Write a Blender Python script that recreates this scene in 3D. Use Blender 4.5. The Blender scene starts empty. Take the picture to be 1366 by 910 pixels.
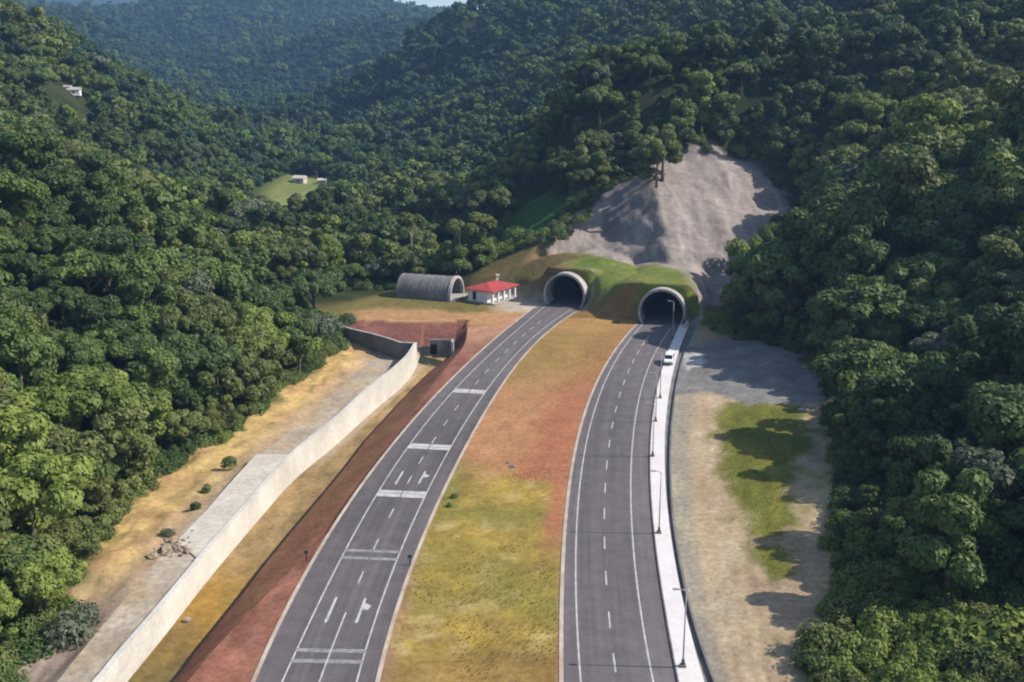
import bpy, bmesh, math, random
import numpy as np
from mathutils import Vector, Matrix
random.seed(7); RNG = np.random.default_rng(11)
R = math.radians
scene = bpy.context.scene
col = scene.collection

# ------------------------------------------------------------------ camera, sky, sun, exposure
CAM_H, TILT, FPX = 57.7, R(14.6), 1400.0          # flying height, downward tilt, focal length in photo pixels
cam_d = bpy.data.cameras.new('camera'); cam = bpy.data.objects.new('camera', cam_d); col.objects.link(cam)
cam.location = (0, 0, CAM_H); cam.rotation_euler = (R(90) - TILT, 0, 0)
cam_d.sensor_width = 36; cam_d.lens = 36 * FPX / 1366; cam_d.clip_start = 1; cam_d.clip_end = 12000
scene.camera = cam

SUN_EL, SUN_AZ = R(41), R(93)                     # azimuth clockwise from +Y (view direction); sun stands to the right
world = bpy.data.worlds.new('World'); scene.world = world; world.use_nodes = True
nt = world.node_tree; nt.nodes.clear()
sky = nt.nodes.new('ShaderNodeTexSky'); sky.sky_type = 'NISHITA'; sky.sun_disc = False
sky.sun_elevation = SUN_EL; sky.sun_rotation = SUN_AZ; sky.altitude = 400; sky.air_density = 1.0; sky.dust_density = 1.2
bg = nt.nodes.new('ShaderNodeBackground'); bg.inputs[1].default_value = 0.12
out = nt.nodes.new('ShaderNodeOutputWorld'); nt.links.new(sky.outputs[0], bg.inputs[0]); nt.links.new(bg.outputs[0], out.inputs[0])
sun_d = bpy.data.lights.new('sun', 'SUN'); sun_d.energy = 4.0; sun_d.angle = R(0.55); sun_d.color = (1.0, 0.95, 0.87)
sun = bpy.data.objects.new('sun', sun_d); col.objects.link(sun); sun.location = (300, -40, 300)
SUND = Vector((math.sin(SUN_AZ) * math.cos(SUN_EL), math.cos(SUN_AZ) * math.cos(SUN_EL), math.sin(SUN_EL)))
sun.rotation_euler = SUND.to_track_quat('Z', 'Y').to_euler()
vs = scene.view_settings; vs.view_transform = 'Standard'; vs.look = 'None'; vs.exposure = 0.65; vs.gamma = 1.0
scene.cycles.max_bounces = 5; scene.cycles.diffuse_bounces = 3; scene.cycles.transmission_bounces = 3
scene.cycles.volume_bounces = 0; scene.cycles.filter_width = 2.0

# ------------------------------------------------------------------ mapping helpers (photo pixel -> point in the world)
CT, ST = math.cos(TILT), math.sin(TILT)
def at(px, py, z=0.0):
    """point at height z seen at photo pixel (px, py)"""
    a, b = (px - 683) / FPX, (py - 455) / FPX
    d = np.array([a, CT - b * ST, -ST - b * CT]); k = (z - CAM_H) / d[2]
    return (d[0] * k, d[1] * k, z)
def atY(px, py, Y, t=0.0):
    """point at forward distance Y seen at photo pixel, lowered by t"""
    a, b = (px - 683) / FPX, (py - 455) / FPX
    d = np.array([a, CT - b * ST, -ST - b * CT]); k = Y / d[1]
    return (d[0] * k, Y, CAM_H + d[2] * k - t)
def proj(x, y, z):
    dz = z - CAM_H; dep = y * CT - dz * ST; up = y * ST + dz * CT
    return 683 + FPX * x / dep, 455 - FPX * up / dep, dep
def sst(a, b, v):
    t = np.clip((v - a) / (b - a), 0, 1); return t * t * (3 - 2 * t)

# value noise
_LAT = np.random.default_rng(5).random((256, 256))
def vnoise(x, y):
    xi, yi = np.floor(x).astype(int), np.floor(y).astype(int); fx, fy = x - xi, y - yi
    fx, fy = fx * fx * (3 - 2 * fx), fy * fy * (3 - 2 * fy)
    g = lambda i, j: _LAT[i & 255, j & 255]
    return (g(xi, yi) * (1 - fx) + g(xi + 1, yi) * fx) * (1 - fy) + (g(xi, yi + 1) * (1 - fx) + g(xi + 1, yi + 1) * fx) * fy
def fbm(x, y, o=4):
    s, a, t = 0, .5, 0
    x = np.asarray(x, float); y = np.asarray(y, float)
    for i in range(o):
        s = s + a * vnoise(x * 2 ** i + 17.3 * i, y * 2 ** i + 9.1 * i); t += a; a *= .5
    return s / t
def sdf(poly, x, y):
    """signed distance, negative inside the polygon"""
    x = np.asarray(x, float); y = np.asarray(y, float)
    d = np.full(x.shape, 1e9); inside = np.zeros(x.shape, bool); n = len(poly)
    for i in range(n):
        ax, ay = poly[i][:2]; bx, by = poly[(i + 1) % n][:2]
        ex, ey = bx - ax, by - ay; t = np.clip(((x - ax) * ex + (y - ay) * ey) / (ex * ex + ey * ey + 1e-9), 0, 1)
        d = np.minimum(d, np.hypot(x - ax - t * ex, y - ay - t * ey))
        c = ((ay > y) != (by > y)) & (x < (bx - ax) * (y - ay) / (by - ay + 1e-12) + ax)
        inside ^= c
    return np.where(inside, -d, d)

# ------------------------------------------------------------------ object helpers
def tag(o, label=None, cat=None, group=None, kind=None):
    if label: o['label'] = label
    if cat: o['category'] = cat
    if group: o['group'] = group
    if kind: o['kind'] = kind
    return o
def link(o, parent=None):
    col.objects.link(o)
    if parent: o.parent = parent
    return o
def empty(name, loc=(0, 0, 0), rz=0.0):
    o = bpy.data.objects.new(name, None); o.location = loc; o.rotation_euler = (0, 0, rz); o.empty_display_size = .3
    return link(o)
def mesh_obj(name, verts, faces, mat, parent=None, smooth=False):
    me = bpy.data.meshes.new(name); me.from_pydata([tuple(map(float, v)) for v in verts], [], [tuple(map(int, f)) for f in faces])
    for m in (mat if isinstance(mat, (list, tuple)) else [mat]): me.materials.append(m)
    if smooth: me.polygons.foreach_set('use_smooth', [True] * len(me.polygons))
    me.update(); return link(bpy.data.objects.new(name, me), parent)
class MB:
    def __init__(s): s.v, s.f = [], []
    def add(s, v, f):
        b = len(s.v); s.v += [tuple(p) for p in v]; s.f += [tuple(i + b for i in q) for q in f]; return s
    def box(s, c, d, rz=0.0, taper=1.0):
        x, y, z = (k / 2 for k in d); ca, sa = math.cos(rz), math.sin(rz); vv = []
        for k in (-1, 1):
            t = 1 if k < 0 else taper
            for i, j in ((-1, -1), (1, -1), (1, 1), (-1, 1)):
                a, b = i * x * t, j * y * t; vv.append((c[0] + a * ca - b * sa, c[1] + a * sa + b * ca, c[2] + k * z))
        return s.add(vv, [(3, 2, 1, 0), (4, 5, 6, 7), (0, 1, 5, 4), (1, 2, 6, 5), (2, 3, 7, 6), (3, 0, 4, 7)])
    def prism(s, poly, z0, z1):
        n = len(poly); z0 = z0 if hasattr(z0, '__len__') else [z0] * n; z1 = z1 if hasattr(z1, '__len__') else [z1] * n
        vv = [(p[0], p[1], z) for p, z in zip(poly, z0)] + [(p[0], p[1], z) for p, z in zip(poly, z1)]
        return s.add(vv, [tuple(range(n - 1, -1, -1)), tuple(range(n, 2 * n))] + [(i, (i + 1) % n, n + (i + 1) % n, n + i) for i in range(n)])
    def tube(s, pts, rad, n=8, cap=True):
        rad = rad if hasattr(rad, '__len__') else [rad] * len(pts); P = [Vector(p) for p in pts]; rings = []
        for i, p in enumerate(P):
            d = (P[min(i + 1, len(P) - 1)] - P[max(i - 1, 0)]).normalized()
            u = d.cross(Vector((0.31, 0.95, 0.05)) if abs(d.z) > .5 else Vector((0, 0, 1))).normalized(); w = d.cross(u)
            rings += [p + (u * math.cos(2 * math.pi * k / n) + w * math.sin(2 * math.pi * k / n)) * rad[i] for k in range(n)]
        f = [(i * n + k, i * n + (k + 1) % n, (i + 1) * n + (k + 1) % n, (i + 1) * n + k) for i in range(len(P) - 1) for k in range(n)]
        if cap: f += [tuple(range(n - 1, -1, -1)), tuple(range((len(P) - 1) * n, len(P) * n))]
        return s.add(rings, f)
    def build(s, name, mat, parent=None, smooth=False, bevel=0):
        o = mesh_obj(name, s.v, s.f, mat, parent, smooth)
        if bevel:
            m = o.modifiers.new('bevel', 'BEVEL'); m.width = bevel; m.segments = 2; m.limit_method = 'ANGLE'
        return o

# ------------------------------------------------------------------ materials
def new_mat(name):
    m = bpy.data.materials.new(name); m.use_nodes = True
    return m, m.node_tree, m.node_tree.nodes['Principled BSDF']
def N(nt, t, **kw):
    n = nt.nodes.new(t)
    for k, v in kw.items(): setattr(n, k, v)
    return n
def noise(nt, scale, detail=6, rough=.6, vec=None):
    n = N(nt, 'ShaderNodeTexNoise'); n.inputs['Scale'].default_value = scale; n.inputs['Detail'].default_value = detail; n.inputs['Roughness'].default_value = rough
    if vec is not None: nt.links.new(vec, n.inputs['Vector'])
    return n
def mapr(nt, src, a, b, c, d):
    n = N(nt, 'ShaderNodeMapRange'); nt.links.new(src, n.inputs[0])
    for i, v in enumerate((a, b, c, d)): n.inputs[i + 1].default_value = v
    return n.outputs[0]
def mixc(nt, fac, a, b, mode='MIX'):
    n = N(nt, 'ShaderNodeMix', data_type='RGBA', blend_type=mode)
    for s, v in ((n.inputs[0], fac), (n.inputs[6], a), (n.inputs[7], b)):
        if hasattr(v, 'is_linked'): nt.links.new(v, s)
        else: s.default_value = v if not isinstance(v, tuple) else (*v, 1)
    return n.outputs[2]
def surf(name, c1, c2, scale=.3, rough=.85, fine=3.0, bump=.15, bump_d=.05, spec=.3, fine_amt=.25):
    """a plain weathered surface: two colours in large patches, fine grain on top, fine relief"""
    m, t, b = new_mat(name); co = N(t, 'ShaderNodeTexCoord').outputs['Object']
    n1 = noise(t, scale, 5, .6, co); n2 = noise(t, fine, 4, .7, co)
    c = mixc(t, mapr(t, n1.outputs[0], .35, .65, 0, 1), c1, c2)
    g = mapr(t, n2.outputs[0], .3, .7, 1 - fine_amt, 1 + fine_amt)
    v = N(t, 'ShaderNodeCombineColor'); [t.links.new(g, v.inputs[i]) for i in range(3)]
    c = mixc(t, 1.0, c, v.outputs[0], 'MULTIPLY')
    t.links.new(c, b.inputs['Base Color']); b.inputs['Roughness'].default_value = rough; b.inputs['Specular IOR Level'].default_value = spec
    if bump:
        bp = N(t, 'ShaderNodeBump'); bp.inputs['Strength'].default_value = bump; bp.inputs['Distance'].default_value = bump_d
        t.links.new(n2.outputs[0], bp.inputs['Height']); t.links.new(bp.outputs[0], b.inputs['Normal'])
    return m
def ground_mat(name, fine=1.2, amt=.35, bump=.5, bump_d=.3):
    """ground whose soil / grass colours are stored per vertex, broken up by fine noise"""
    m, t, b = new_mat(name); co = N(t, 'ShaderNodeTexCoord').outputs['Object']
    a = N(t, 'ShaderNodeAttribute', attribute_name='soil')
    n1 = noise(t, fine, 7, .7, co); n2 = noise(t, fine * .17, 5, .6, co)
    g = mapr(t, n1.outputs[0], .28, .72, 1 - amt, 1 + amt); g2 = mapr(t, n2.outputs[0], .3, .7, .86, 1.14)
    mu = N(t, 'ShaderNodeMath', operation='MULTIPLY'); t.links.new(g, mu.inputs[0]); t.links.new(g2, mu.inputs[1])
    v = N(t, 'ShaderNodeCombineColor'); [t.links.new(mu.outputs[0], v.inputs[i]) for i in range(3)]
    c = mixc(t, 1.0, a.outputs['Color'], v.outputs[0], 'MULTIPLY'); t.links.new(c, b.inputs['Base Color'])
    b.inputs['Roughness'].default_value = .95; b.inputs['Specular IOR Level'].default_value = .1
    bp = N(t, 'ShaderNodeBump'); bp.inputs['Strength'].default_value = bump; bp.inputs['Distance'].default_value = bump_d
    t.links.new(n1.outputs[0], bp.inputs['Height']); t.links.new(bp.outputs[0], b.inputs['Normal'])
    return m
def leaf_mat(name, dark, light):
    m, t, b = new_mat(name); oi = N(t, 'ShaderNodeObjectInfo'); ge = N(t, 'ShaderNodeNewGeometry')
    co = N(t, 'ShaderNodeTexCoord').outputs['Object']; n1 = noise(t, .35, 3, .6, co)
    ad = N(t, 'ShaderNodeMath', operation='ADD'); t.links.new(mapr(t, ge.outputs['Random Per Island'], 0, 1, -.28, .28), ad.inputs[0]); t.links.new(mapr(t, n1.outputs[0], .3, .7, 0, 1), ad.inputs[1])
    ad2 = N(t, 'ShaderNodeMath', operation='ADD', use_clamp=True); t.links.new(ad.outputs[0], ad2.inputs[0]); t.links.new(mapr(t, oi.outputs['Random'], 0, 1, -.35, .35), ad2.inputs[1])
    c = mixc(t, ad2.outputs[0], dark, light); t.links.new(c, b.inputs['Base Color'])
    b.inputs['Roughness'].default_value = .6; b.inputs['Specular IOR Level'].default_value = .25
    tr = N(t, 'ShaderNodeBsdfTranslucent'); t.links.new(c, tr.inputs[0])
    mx = N(t, 'ShaderNodeMixShader'); mx.inputs[0].default_value = .28
    t.links.new(b.outputs[0], mx.inputs[1]); t.links.new(tr.outputs[0], mx.inputs[2]); t.links.new(mx.outputs[0], t.nodes['Material Output'].inputs[0])
    return m
M = {}
M['asphalt'] = surf('asphalt', (.058, .052, .056), (.082, .074, .078), .05, .9, 2.2, .15, .02, .25, .14)
M['paint'] = surf('road_paint', (.54, .52, .50), (.34, .325, .32), .9, .7, 4, .05, .01, .3, .2)
M['worn_paint'] = surf('worn_paint', (.30, .29, .28), (.17, .16, .16), 1.2, .8, 4, .05, .01, .3, .3)
M['gutter'] = surf('gutter_concrete', (.50, .42, .34), (.36, .27, .21), .3, .9, 3, .1, .02, .2, .2)
M['sidewalk'] = surf('sidewalk_concrete', (.68, .62, .59), (.60, .55, .52), .2, .85, 2, .08, .01, .2, .08)
M['concrete'] = surf('pale_concrete', (.60, .56, .49), (.46, .42, .355), .12, .85, 1.5, .1, .03, .2, .12)
M['slab'] = surf('slab_concrete', (.56, .50, .42), (.46, .40, .33), .15, .9, 1.5, .15, .04, .2, .2)
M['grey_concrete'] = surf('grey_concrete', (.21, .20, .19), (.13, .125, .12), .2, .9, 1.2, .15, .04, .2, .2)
M['lining'] = surf('tunnel_lining', (.10, .095, .09), (.06, .058, .055), .2, .9, 1.2, .1, .04, .2, .2)
M['portal'] = surf('portal_concrete', (.44, .41, .375), (.29, .27, .25), .3, .85, 1.6, .1, .03, .2, .18)
M['dark'] = surf('dark_opening', (.02, .02, .02), (.015, .015, .015), 1, .9, 2, 0)
M['white_wall'] = surf('white_plaster', (.78, .76, .74), (.70, .68, .66), .5, .8, 3, .05, .01, .2, .06)
M['red_roof'] = surf('red_roof', (.42, .065, .06), (.32, .05, .045), .8, .7, 6, .2, .03, .3, .15)
M['steel'] = surf('galvanised_steel', (.34, .33, .33), (.27, .265, .265), 1, .5, 6, 0, spec=.5)
M['dark_steel'] = surf('dark_steel', (.07, .07, .075), (.05, .05, .055), 1, .55, 6, 0, spec=.5)
M['glass'] = surf('dark_glass', (.02, .022, .026), (.015, .016, .02), 1, .12, 6, 0, spec=.6)
M['car_white'] = surf('white_car_paint', (.80, .80, .80), (.78, .78, .78), 1, .3, 8, 0, spec=.5, fine_amt=.02)
M['rubber'] = surf('tyre_rubber', (.025, .025, .025), (.02, .02, .02), 3, .9, 9, 0)
M['lamp_lens'] = surf('lamp_lens', (.6, .6, .58), (.55, .55, .53), 3, .4, 9, 0)
M['bark'] = surf('bark', (.16, .13, .10), (.09, .075, .06), 1.5, .95, 5, .4, .05, .1, .3)
M['pale_bark'] = surf('pale_bark', (.36, .33, .28), (.26, .23, .19), 1.5, .95, 5, .4, .05, .1, .25)
M['stone'] = surf('stone', (.22, .18, .14), (.14, .11, .09), 1.0, .95, 4, .4, .05, .1, .3)
M['tan_stone'] = surf('tan_stone', (.33, .26, .19), (.24, .185, .135), 1.0, .95, 4, .4, .05, .1, .3)
M['water'] = surf('still_water', (.05, .05, .03), (.04, .04, .025), .3, .08, 2, .05, .02, .5, .1)
M['ground'] = ground_mat('ground_soil')
M['road'] = ground_mat('asphalt_road', 2.5, .12, .15, .02)
M['hill'] = ground_mat('hill_soil', .5, .3, .6, .6)
LEAF = {'dark green': leaf_mat('dark_green_leaves', (.038, .066, .020), (.096, .146, .040)),
        'mid green': leaf_mat('mid_green_leaves', (.066, .106, .027), (.150, .208, .052)),
        'olive green': leaf_mat('olive_leaves', (.090, .112, .033), (.185, .215, .060)),
        'yellow green': leaf_mat('yellow_green_leaves', (.118, .165, .031), (.232, .285, .060)),
        'grey green': leaf_mat('grey_green_leaves', (.090, .108, .062), (.170, .195, .115)),
        'blue green': leaf_mat('hazy_blue_green_leaves', (.026, .058, .030), (.060, .112, .056))}
M['blade'] = leaf_mat('grass_blades', (.24, .175, .035), (.36, .26, .06))

# ------------------------------------------------------------------ traced lines: photo pixels on the road plane, smoothed as X(Y)
def line(pts, z=0.0, deg=4):
    w = np.array([at(p[0], p[1], z) for p in pts]); c = np.polynomial.Polynomial.fit(w[:, 1], w[:, 0], deg)
    y0, y1 = w[:, 1].min(), w[:, 1].max(); d0, d1 = c.deriv()(y0), c.deriv()(y1)
    def f(Y):
        Y = np.asarray(Y, float); v = c(np.clip(Y, y0, y1))
        return v + np.where(Y < y0, (Y - y0) * d0, 0) + np.where(Y > y1, (Y - y1) * d1, 0)
    return f
def pline(pts, z):
    """traced polyline as X(Y), Z(Y)"""
    zz = z if hasattr(z, '__len__') else [z] * len(pts)
    w = np.array(sorted([at(p[0], p[1], k) for p, k in zip(pts, zz)], key=lambda q: q[1]))
    def f(Y):
        Y = np.asarray(Y, float); k = 6.0
        x = sum(np.interp(Y + o, w[:, 1], w[:, 0]) for o in (-k, -k / 2, 0, k / 2, k)) / 5
        s0 = (w[1, 0] - w[0, 0]) / (w[1, 1] - w[0, 1]); x = x + np.where(Y < w[0, 1], (Y - w[0, 1]) * s0, 0)
        return x, np.interp(Y, w[:, 1], w[:, 2])
    return f
LRl = line([(339, 905), (381, 827), (422, 752), (457, 683), (504, 617), (552, 560), (608, 504), (632, 480), (660, 452), (690, 427), (713, 411), (722, 405)])
LLl = line([(374, 910), (393, 872), (429, 806), (457, 740), (502, 660), (542, 596), (606, 522), (646, 480), (674, 455), (700, 430), (722, 412), (732, 405)])
LLr = line([(476, 910), (485, 875), (509, 801), (533, 740), (568, 660), (601, 596), (648, 522), (682, 480), (700, 461), (722, 440), (745, 424), (757, 416)])
LRr = line([(500, 910), (523, 825), (552, 745), (585, 664), (622, 589), (668, 516), (693, 480), (704, 467), (727, 445), (754, 424), (766, 417)])
RRl = line([(752.5, 910), (751, 839), (752.5, 764), (757, 693), (764, 631), (774, 584), (786, 537), (802, 499), (814, 480), (832, 455), (850, 433)])
RLl = line([(775, 910), (769, 820), (768, 764), (770, 693), (777.5, 617), (788, 565), (800, 527), (822, 480), (840, 453), (857, 433)])
RLr = line([(872, 910), (861, 853), (849, 782.5), (844, 716), (842, 645), (845, 589), (849, 546), (859, 504), (868, 484), (882, 458), (897, 436)])
RRr = line([(904, 910), (892, 849), (878, 764), (871, 693), (866, 622), (868, 574.5), (875, 522.5), (887, 480), (896, 455), (907, 433)])
SWr = line([(939, 910), (920, 839), (899, 745), (890, 669), (886, 603), (890, 551), (894, 512), (902, 480), (911, 455), (920, 433)])
DTr = line([(951, 910), (930, 839), (907, 764), (897, 693), (893, 622), (896, 565), (899, 530), (907, 490), (916, 460), (925, 440)])
# left side, from the forest edge to the road
ZT = 0.6                                            # top of the retaining wall
F_ = pline([(20, 910), (70, 850), (118, 780), (150, 710), (190, 650), (240, 615), (300, 585), (350, 540), (400, 505), (436, 474), (452, 452)], -1.0)
BK_ = pline([(75, 910), (140, 830), (200, 760), (260, 690), (330, 622), (390, 572), (450, 520), (500, 478), (520, 462)], [.2, .2, .25, .2, -.6, -2.2, -3.0, -3.0, -3.0])
WT_ = pline([(125, 907), (166, 859), (208, 813), (256, 753), (297, 706), (384, 607), (443, 560), (495, 513), (536, 482), (551, 463)], ZT)
DR_ = pline([(227, 904), (291, 828), (349, 753), (402, 689), (443, 642), (483, 590), (542, 526), (574, 494), (600, 476)], [-2.7] * 3 + [-3.1] * 3 + [-4.3] * 3)
SM_ = pline([(250, 904), (326, 823), (408, 741), (466, 671), (513, 607), (559, 537), (586, 500), (620, 462)], [-.55] * 5 + [-.8] * 3)
WTH = 0.55
# right side forest edge
RF_ = pline([(1085, 905), (1118, 830), (1128, 790), (1116, 740), (1122, 640), (1112, 560), (1104, 505), (1060, 470), (1000, 450), (950, 437)], 1.2)

# ------------------------------------------------------------------ hills: heights from control points
ctl = []
def G(px, py, Y, t=9.0): ctl.append(atY(px, py, Y, t))
for a in [(0,700,106),(0,600,115),(0,400,160),(0,210,215),(130,330,200),(250,400,190),(350,400,215),(420,400,230),(450,350,265),(300,330,270),(200,250,300),
          (100,200,330),(0,100,400),(0,0,480),(100,60,560),(200,110,650),(300,180,600),(400,195,640),(430,232,560,5),(330,240,520),(400,260,470),(250,290,380),
          (320,130,1300),(250,90,1500),(200,60,1700),(350,60,1600),(450,40,1500),(540,30,2000),(600,30,2050),(500,24,2000),(110,26,2200),(145,24,2200),(180,20,2200),(235,-12,2200),(300,-14,2200),(400,-14,2150),(450,-9,2100),
          (400,140,900),(450,110,950),(500,150,800),(600,100,800),(600,10,900),(560,40,930),(700,0,850),(700,100,650),(600,180,620),(700,170,520),(500,200,620),(850,0,700),(1000,0,560),
          (560,250,400),(470,270,380),(650,230,400),(700,205,420),(600,330,300),(500,340,290),(680,320,300,3),(690,270,330,2),(650,280,330),
          (757,108,350),(800,92,348),(850,84,346),(900,76,344),(960,62,346),(1000,52,352),(1060,38,362),(1100,60,380),(738,180,352,4),(735,240,330,4),(750,290,300,2),
          (1366,850,88,4),(1366,700,100),(1250,600,125),(1366,500,130),(1250,450,165),(1150,450,180),(1100,400,205),(1010,400,225),(1200,350,205),(1366,350,175),
          (1100,300,250),(1200,250,250),(1366,250,215),(1070,230,310),(1100,180,310),(1200,130,310),(1366,120,280),(1200,0,420),(1366,0,360),(1300,60,330),
          # bare slope above the tunnels and the grassy mound (no trees)
          (760,300,290,0),(725,335,278,0),(760,335,275,0),(820,345,270,0),(870,356,266,0),(900,366,262,0),(850,300,287,0),(872,290,289,0),(800,265,308,0),(850,245,306,0),(868,240,304,0),
          (888,300,268,0),(890,265,281,0),(893,235,297,0),(900,335,262,0),(920,300,272,0),(940,260,292,0),(940,225,312,0),(1000,240,308,0),(1040,290,288,0),(990,300,280,0),(975,340,268,0),(930,380,256,0),(945,410,247,0),(900,192,325,2),(980,180,331,4),(850,200,326,5),(800,212,328,5),(770,222,328,5),
          (655,354,285,0),(720,346,275,0),(755,344,272,0),(790,346,269,0),(840,358,262,0),(880,369,256,0),(700,372,270,0)]: G(*a)
for p in [(-200,150,52),(-140,80,30),(-260,900,10),(-150,840,0),(-110,1020,5),(-400,930,50),(-150,1180,8),(-300,1150,10),(-300,300,95),(-420,600,130),(-700,1300,160),(700,1500,220),(500,700,170),(300,300,112),(200,150,62),(130,80,28),(-1300,2400,220),(1300,2400,260),(0,2500,150),(-600,2500,170),
          (600,2400,220),(-900,900,190),(900,900,230),(60,460,42),(20,400,28),(45,405,38),(75,410,48),(40,450,36),(70,520,50),(130,520,66),(-60,30,2),(60,30,2),(0,20,-1),(-260,30,60),(260,30,60),(15,350,26),(10,390,14)]: ctl.append(p)
for Y in range(84, 240, 9):
    x, z = F_(Y); ctl.append((float(x) - 1, Y, -.9)); ctl.append((float(x) - 12, Y, .8 if Y > 200 else 2.4))
    x, z = RF_(Y); ctl.append((float(x) + 1, Y, 1.3)); ctl.append((float(x) + 12, Y, 3.2 if Y < 180 else 5.0)); ctl.append((float(x) + 26, Y, 7.5 if Y < 180 else 12.0))
C = np.array(ctl); CS = 5.0
_d = np.hypot(C[:, None, 0] - C[None, :, 0], C[:, None, 1] - C[None, :, 1]); A = -np.sqrt(_d ** 2 + CS ** 2)
n_ = len(C); Amat = np.zeros((n_ + 1, n_ + 1)); Amat[:n_, :n_] = A + np.eye(n_) * .25; Amat[:n_, n_] = 1; Amat[n_, :n_] = 1
W = np.linalg.solve(Amat, np.append(C[:, 2], 0))
PLAT = [(-58,248),(-40,262),(-33,277),(-14,277),(1,270),(7,262),(10.2,262.5),(19.2,259),(19.6,250.5),(27,247),(30,243),(41.5,240.5),(47,232),(46,196),(-12,212),(-34,226),(-44,238)]
TUBES = [dict(c=(13.5, 257.6), d=(.37, .929)), dict(c=(35.0, 238.4), d=(.25, .968))]
RI, RO, ZC = 4.75, 5.55, 2.75
def height(x, y, raw=False):
    x = np.asarray(x, float); y = np.asarray(y, float); sh = x.shape; xf, yf = x.ravel(), y.ravel(); h = np.empty(xf.shape)
    for i in range(0, len(xf), 20000):
        s = slice(i, i + 20000); d = np.hypot(xf[s, None] - C[None, :, 0], yf[s, None] - C[None, :, 1])
        h[s] = -np.sqrt(d * d + CS * CS) @ W[:n_] + W[n_]
    h = h.reshape(sh)
    h = h + (fbm(x / 45, y / 45, 3) - .5) * 9 * sst(380, 560, y) + (fbm(x / 150 + 3, y / 260, 3) - .5) * 62 * sst(850, 1300, y) * (1 - sst(1750, 1950, y) * .8)
    m = 1 - sst(-2.0, 2.5, sdf(PLAT, x, y)); h = h * (1 - m) + -.12 * m
    return h
def in_corr(x, y, pad=0.0):
    fx, _ = F_(y); rx, _ = RF_(y)
    return (x > fx + pad) & (x < rx - pad) & (y < np.where(x < -11, 242, 235.5) - pad)

# ------------------------------------------------------------------ colours of the ground
def lerp(a, b, t): t = np.clip(t, 0, 1)[..., None]; return np.asarray(a) * (1 - t) + np.asarray(b) * t
RED, REDD, TAN, YEL = (.29, .120, .075), (.18, .072, .048), (.36, .25, .15), (.50, .345, .135)
OLIVE, GRASSG, BROWN, GREY, FOREST = (.265, .190, .048), (.170, .160, .036), (.24, .135, .052), (.30, .27, .25), (.022, .03, .010)
def set_soil(o, colr):
    a = o.data.color_attributes.new('soil', 'FLOAT_COLOR', 'POINT'); c = np.ones((len(o.data.vertices), 4), np.float32); c[:, :3] = colr; a.data.foreach_set('color', c.ravel())
def grid(name, X, Y, Z, mat, colr=None, keep=None, kind='structure'):
    ny, nx = X.shape; v = np.stack([X, Y, Z], -1).reshape(-1, 3); i = np.arange(ny * nx).reshape(ny, nx)
    f = np.stack([i[:-1, :-1], i[:-1, 1:], i[1:, 1:], i[1:, :-1]], -1).reshape(-1, 4)
    if keep is not None: f = f[keep.ravel()]
    me = bpy.data.meshes.new(name); me.vertices.add(len(v)); me.vertices.foreach_set('co', v.astype(np.float32).ravel())
    me.loops.add(len(f) * 4); me.loops.foreach_set('vertex_index', f.astype(np.int32).ravel())
    me.polygons.add(len(f)); me.polygons.foreach_set('loop_start', (np.arange(len(f)) * 4).astype(np.int32))
    me.update(calc_edges=True); me.polygons.foreach_set('use_smooth', [True] * len(f)); me.materials.append(mat)
    o = link(bpy.data.objects.new(name, me))
    if kind: o['kind'] = kind
    if colr is not None: set_soil(o, colr.reshape(-1, 3))
    return o

# terrain of the whole valley: fine near the road, coarser far away
xs = np.concatenate([np.linspace(-1500, -300, 50)[:-1], np.linspace(-300, -90, 50)[:-1], np.arange(-90, 4, 1.1), np.arange(4, 48, .7), np.arange(48, 100, 1.1), np.linspace(100, 320, 50)[1:], np.linspace(320, 1500, 50)[1:]])
ys = np.concatenate([np.arange(20, 60, 4), np.arange(60, 225, 1.6), np.arange(225, 236, 1.0), np.arange(236, 266, .7), np.arange(266, 345, 1.0), np.linspace(345, 700, 90), np.linspace(700, 2500, 140)[1:]])
X, Y = np.meshgrid(xs, ys); Z = height(X, Y)
SCAR = [atY(*p)[:2] for p in [(700,348,277),(726,314,286),(756,270,301),(795,242,316),(848,224,317),(886,202,323),(955,190,329),(1015,202,325),(1066,240,312),(1075,290,292),(1010,335,272),(985,375,258),(950,425,243),(925,442,236),(908,436,240),(900,400,250),(897,372,258),(840,352,268),(760,338,275)]]
MOUND = [(-6,292),(3,288),(12,282),(25,276),(36,268),(44,257),(41,236),(30,238),(19,248),(8,256),(-2,268),(-12,276)]
MEAD = [atY(*p)[:2] for p in [(655,318,300),(672,262,335),(700,240,350),(752,236,322),(764,280,300),(722,325,282)]]
sd = sdf(SCAR, X, Y) + (fbm(X / 7, Y / 7) - .5) * 7
sm_ = 1 - sst(-2, 2, sd)
# the cut slope: an inclined face with a nose, a bench across it, rills
zp = 9 + .455 * (Y - 268) - .18 * np.clip(X - 42, 0, 40) - np.interp(41 + 1.5 * (fbm(X / 9, Y / 9) - .5) - X, [0, 15, 32], [0, 10.5, 13.0])
zp = np.interp(zp, [-20, 5.5, 8.6, 11.6, 15, 40], [-20, 5.0, 9.6, 10.6, 15.4, 40])
wp = 1 - sst(-7, 1, sdf(SCAR, X, Y)); Z = Z * (1 - wp) + np.maximum(zp, Z - 9) * wp
rill = (fbm(X / 1.8 + Y * .12, Y / 16, 3) - .5) * 1.0 + (fbm(X / 14, Y / 2.2, 3) - .5) * 1.1 + (fbm(X / 2.5, Y / 2.5, 3) - .5) * .7
inner = 1 - sst(-7, -1, sdf(SCAR, X, Y))
Z = Z + rill * inner
bench_off = 0
bz = Z + .6 * (fbm(X / 20, Y / 20) - .5); bench = np.floor(bz / 5.5) * 5.5 + 5.5 * sst(.45, .95, (bz / 5.5) % 1)
Z = Z * (1 - .12 * inner) + bench * .12 * inner
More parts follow.
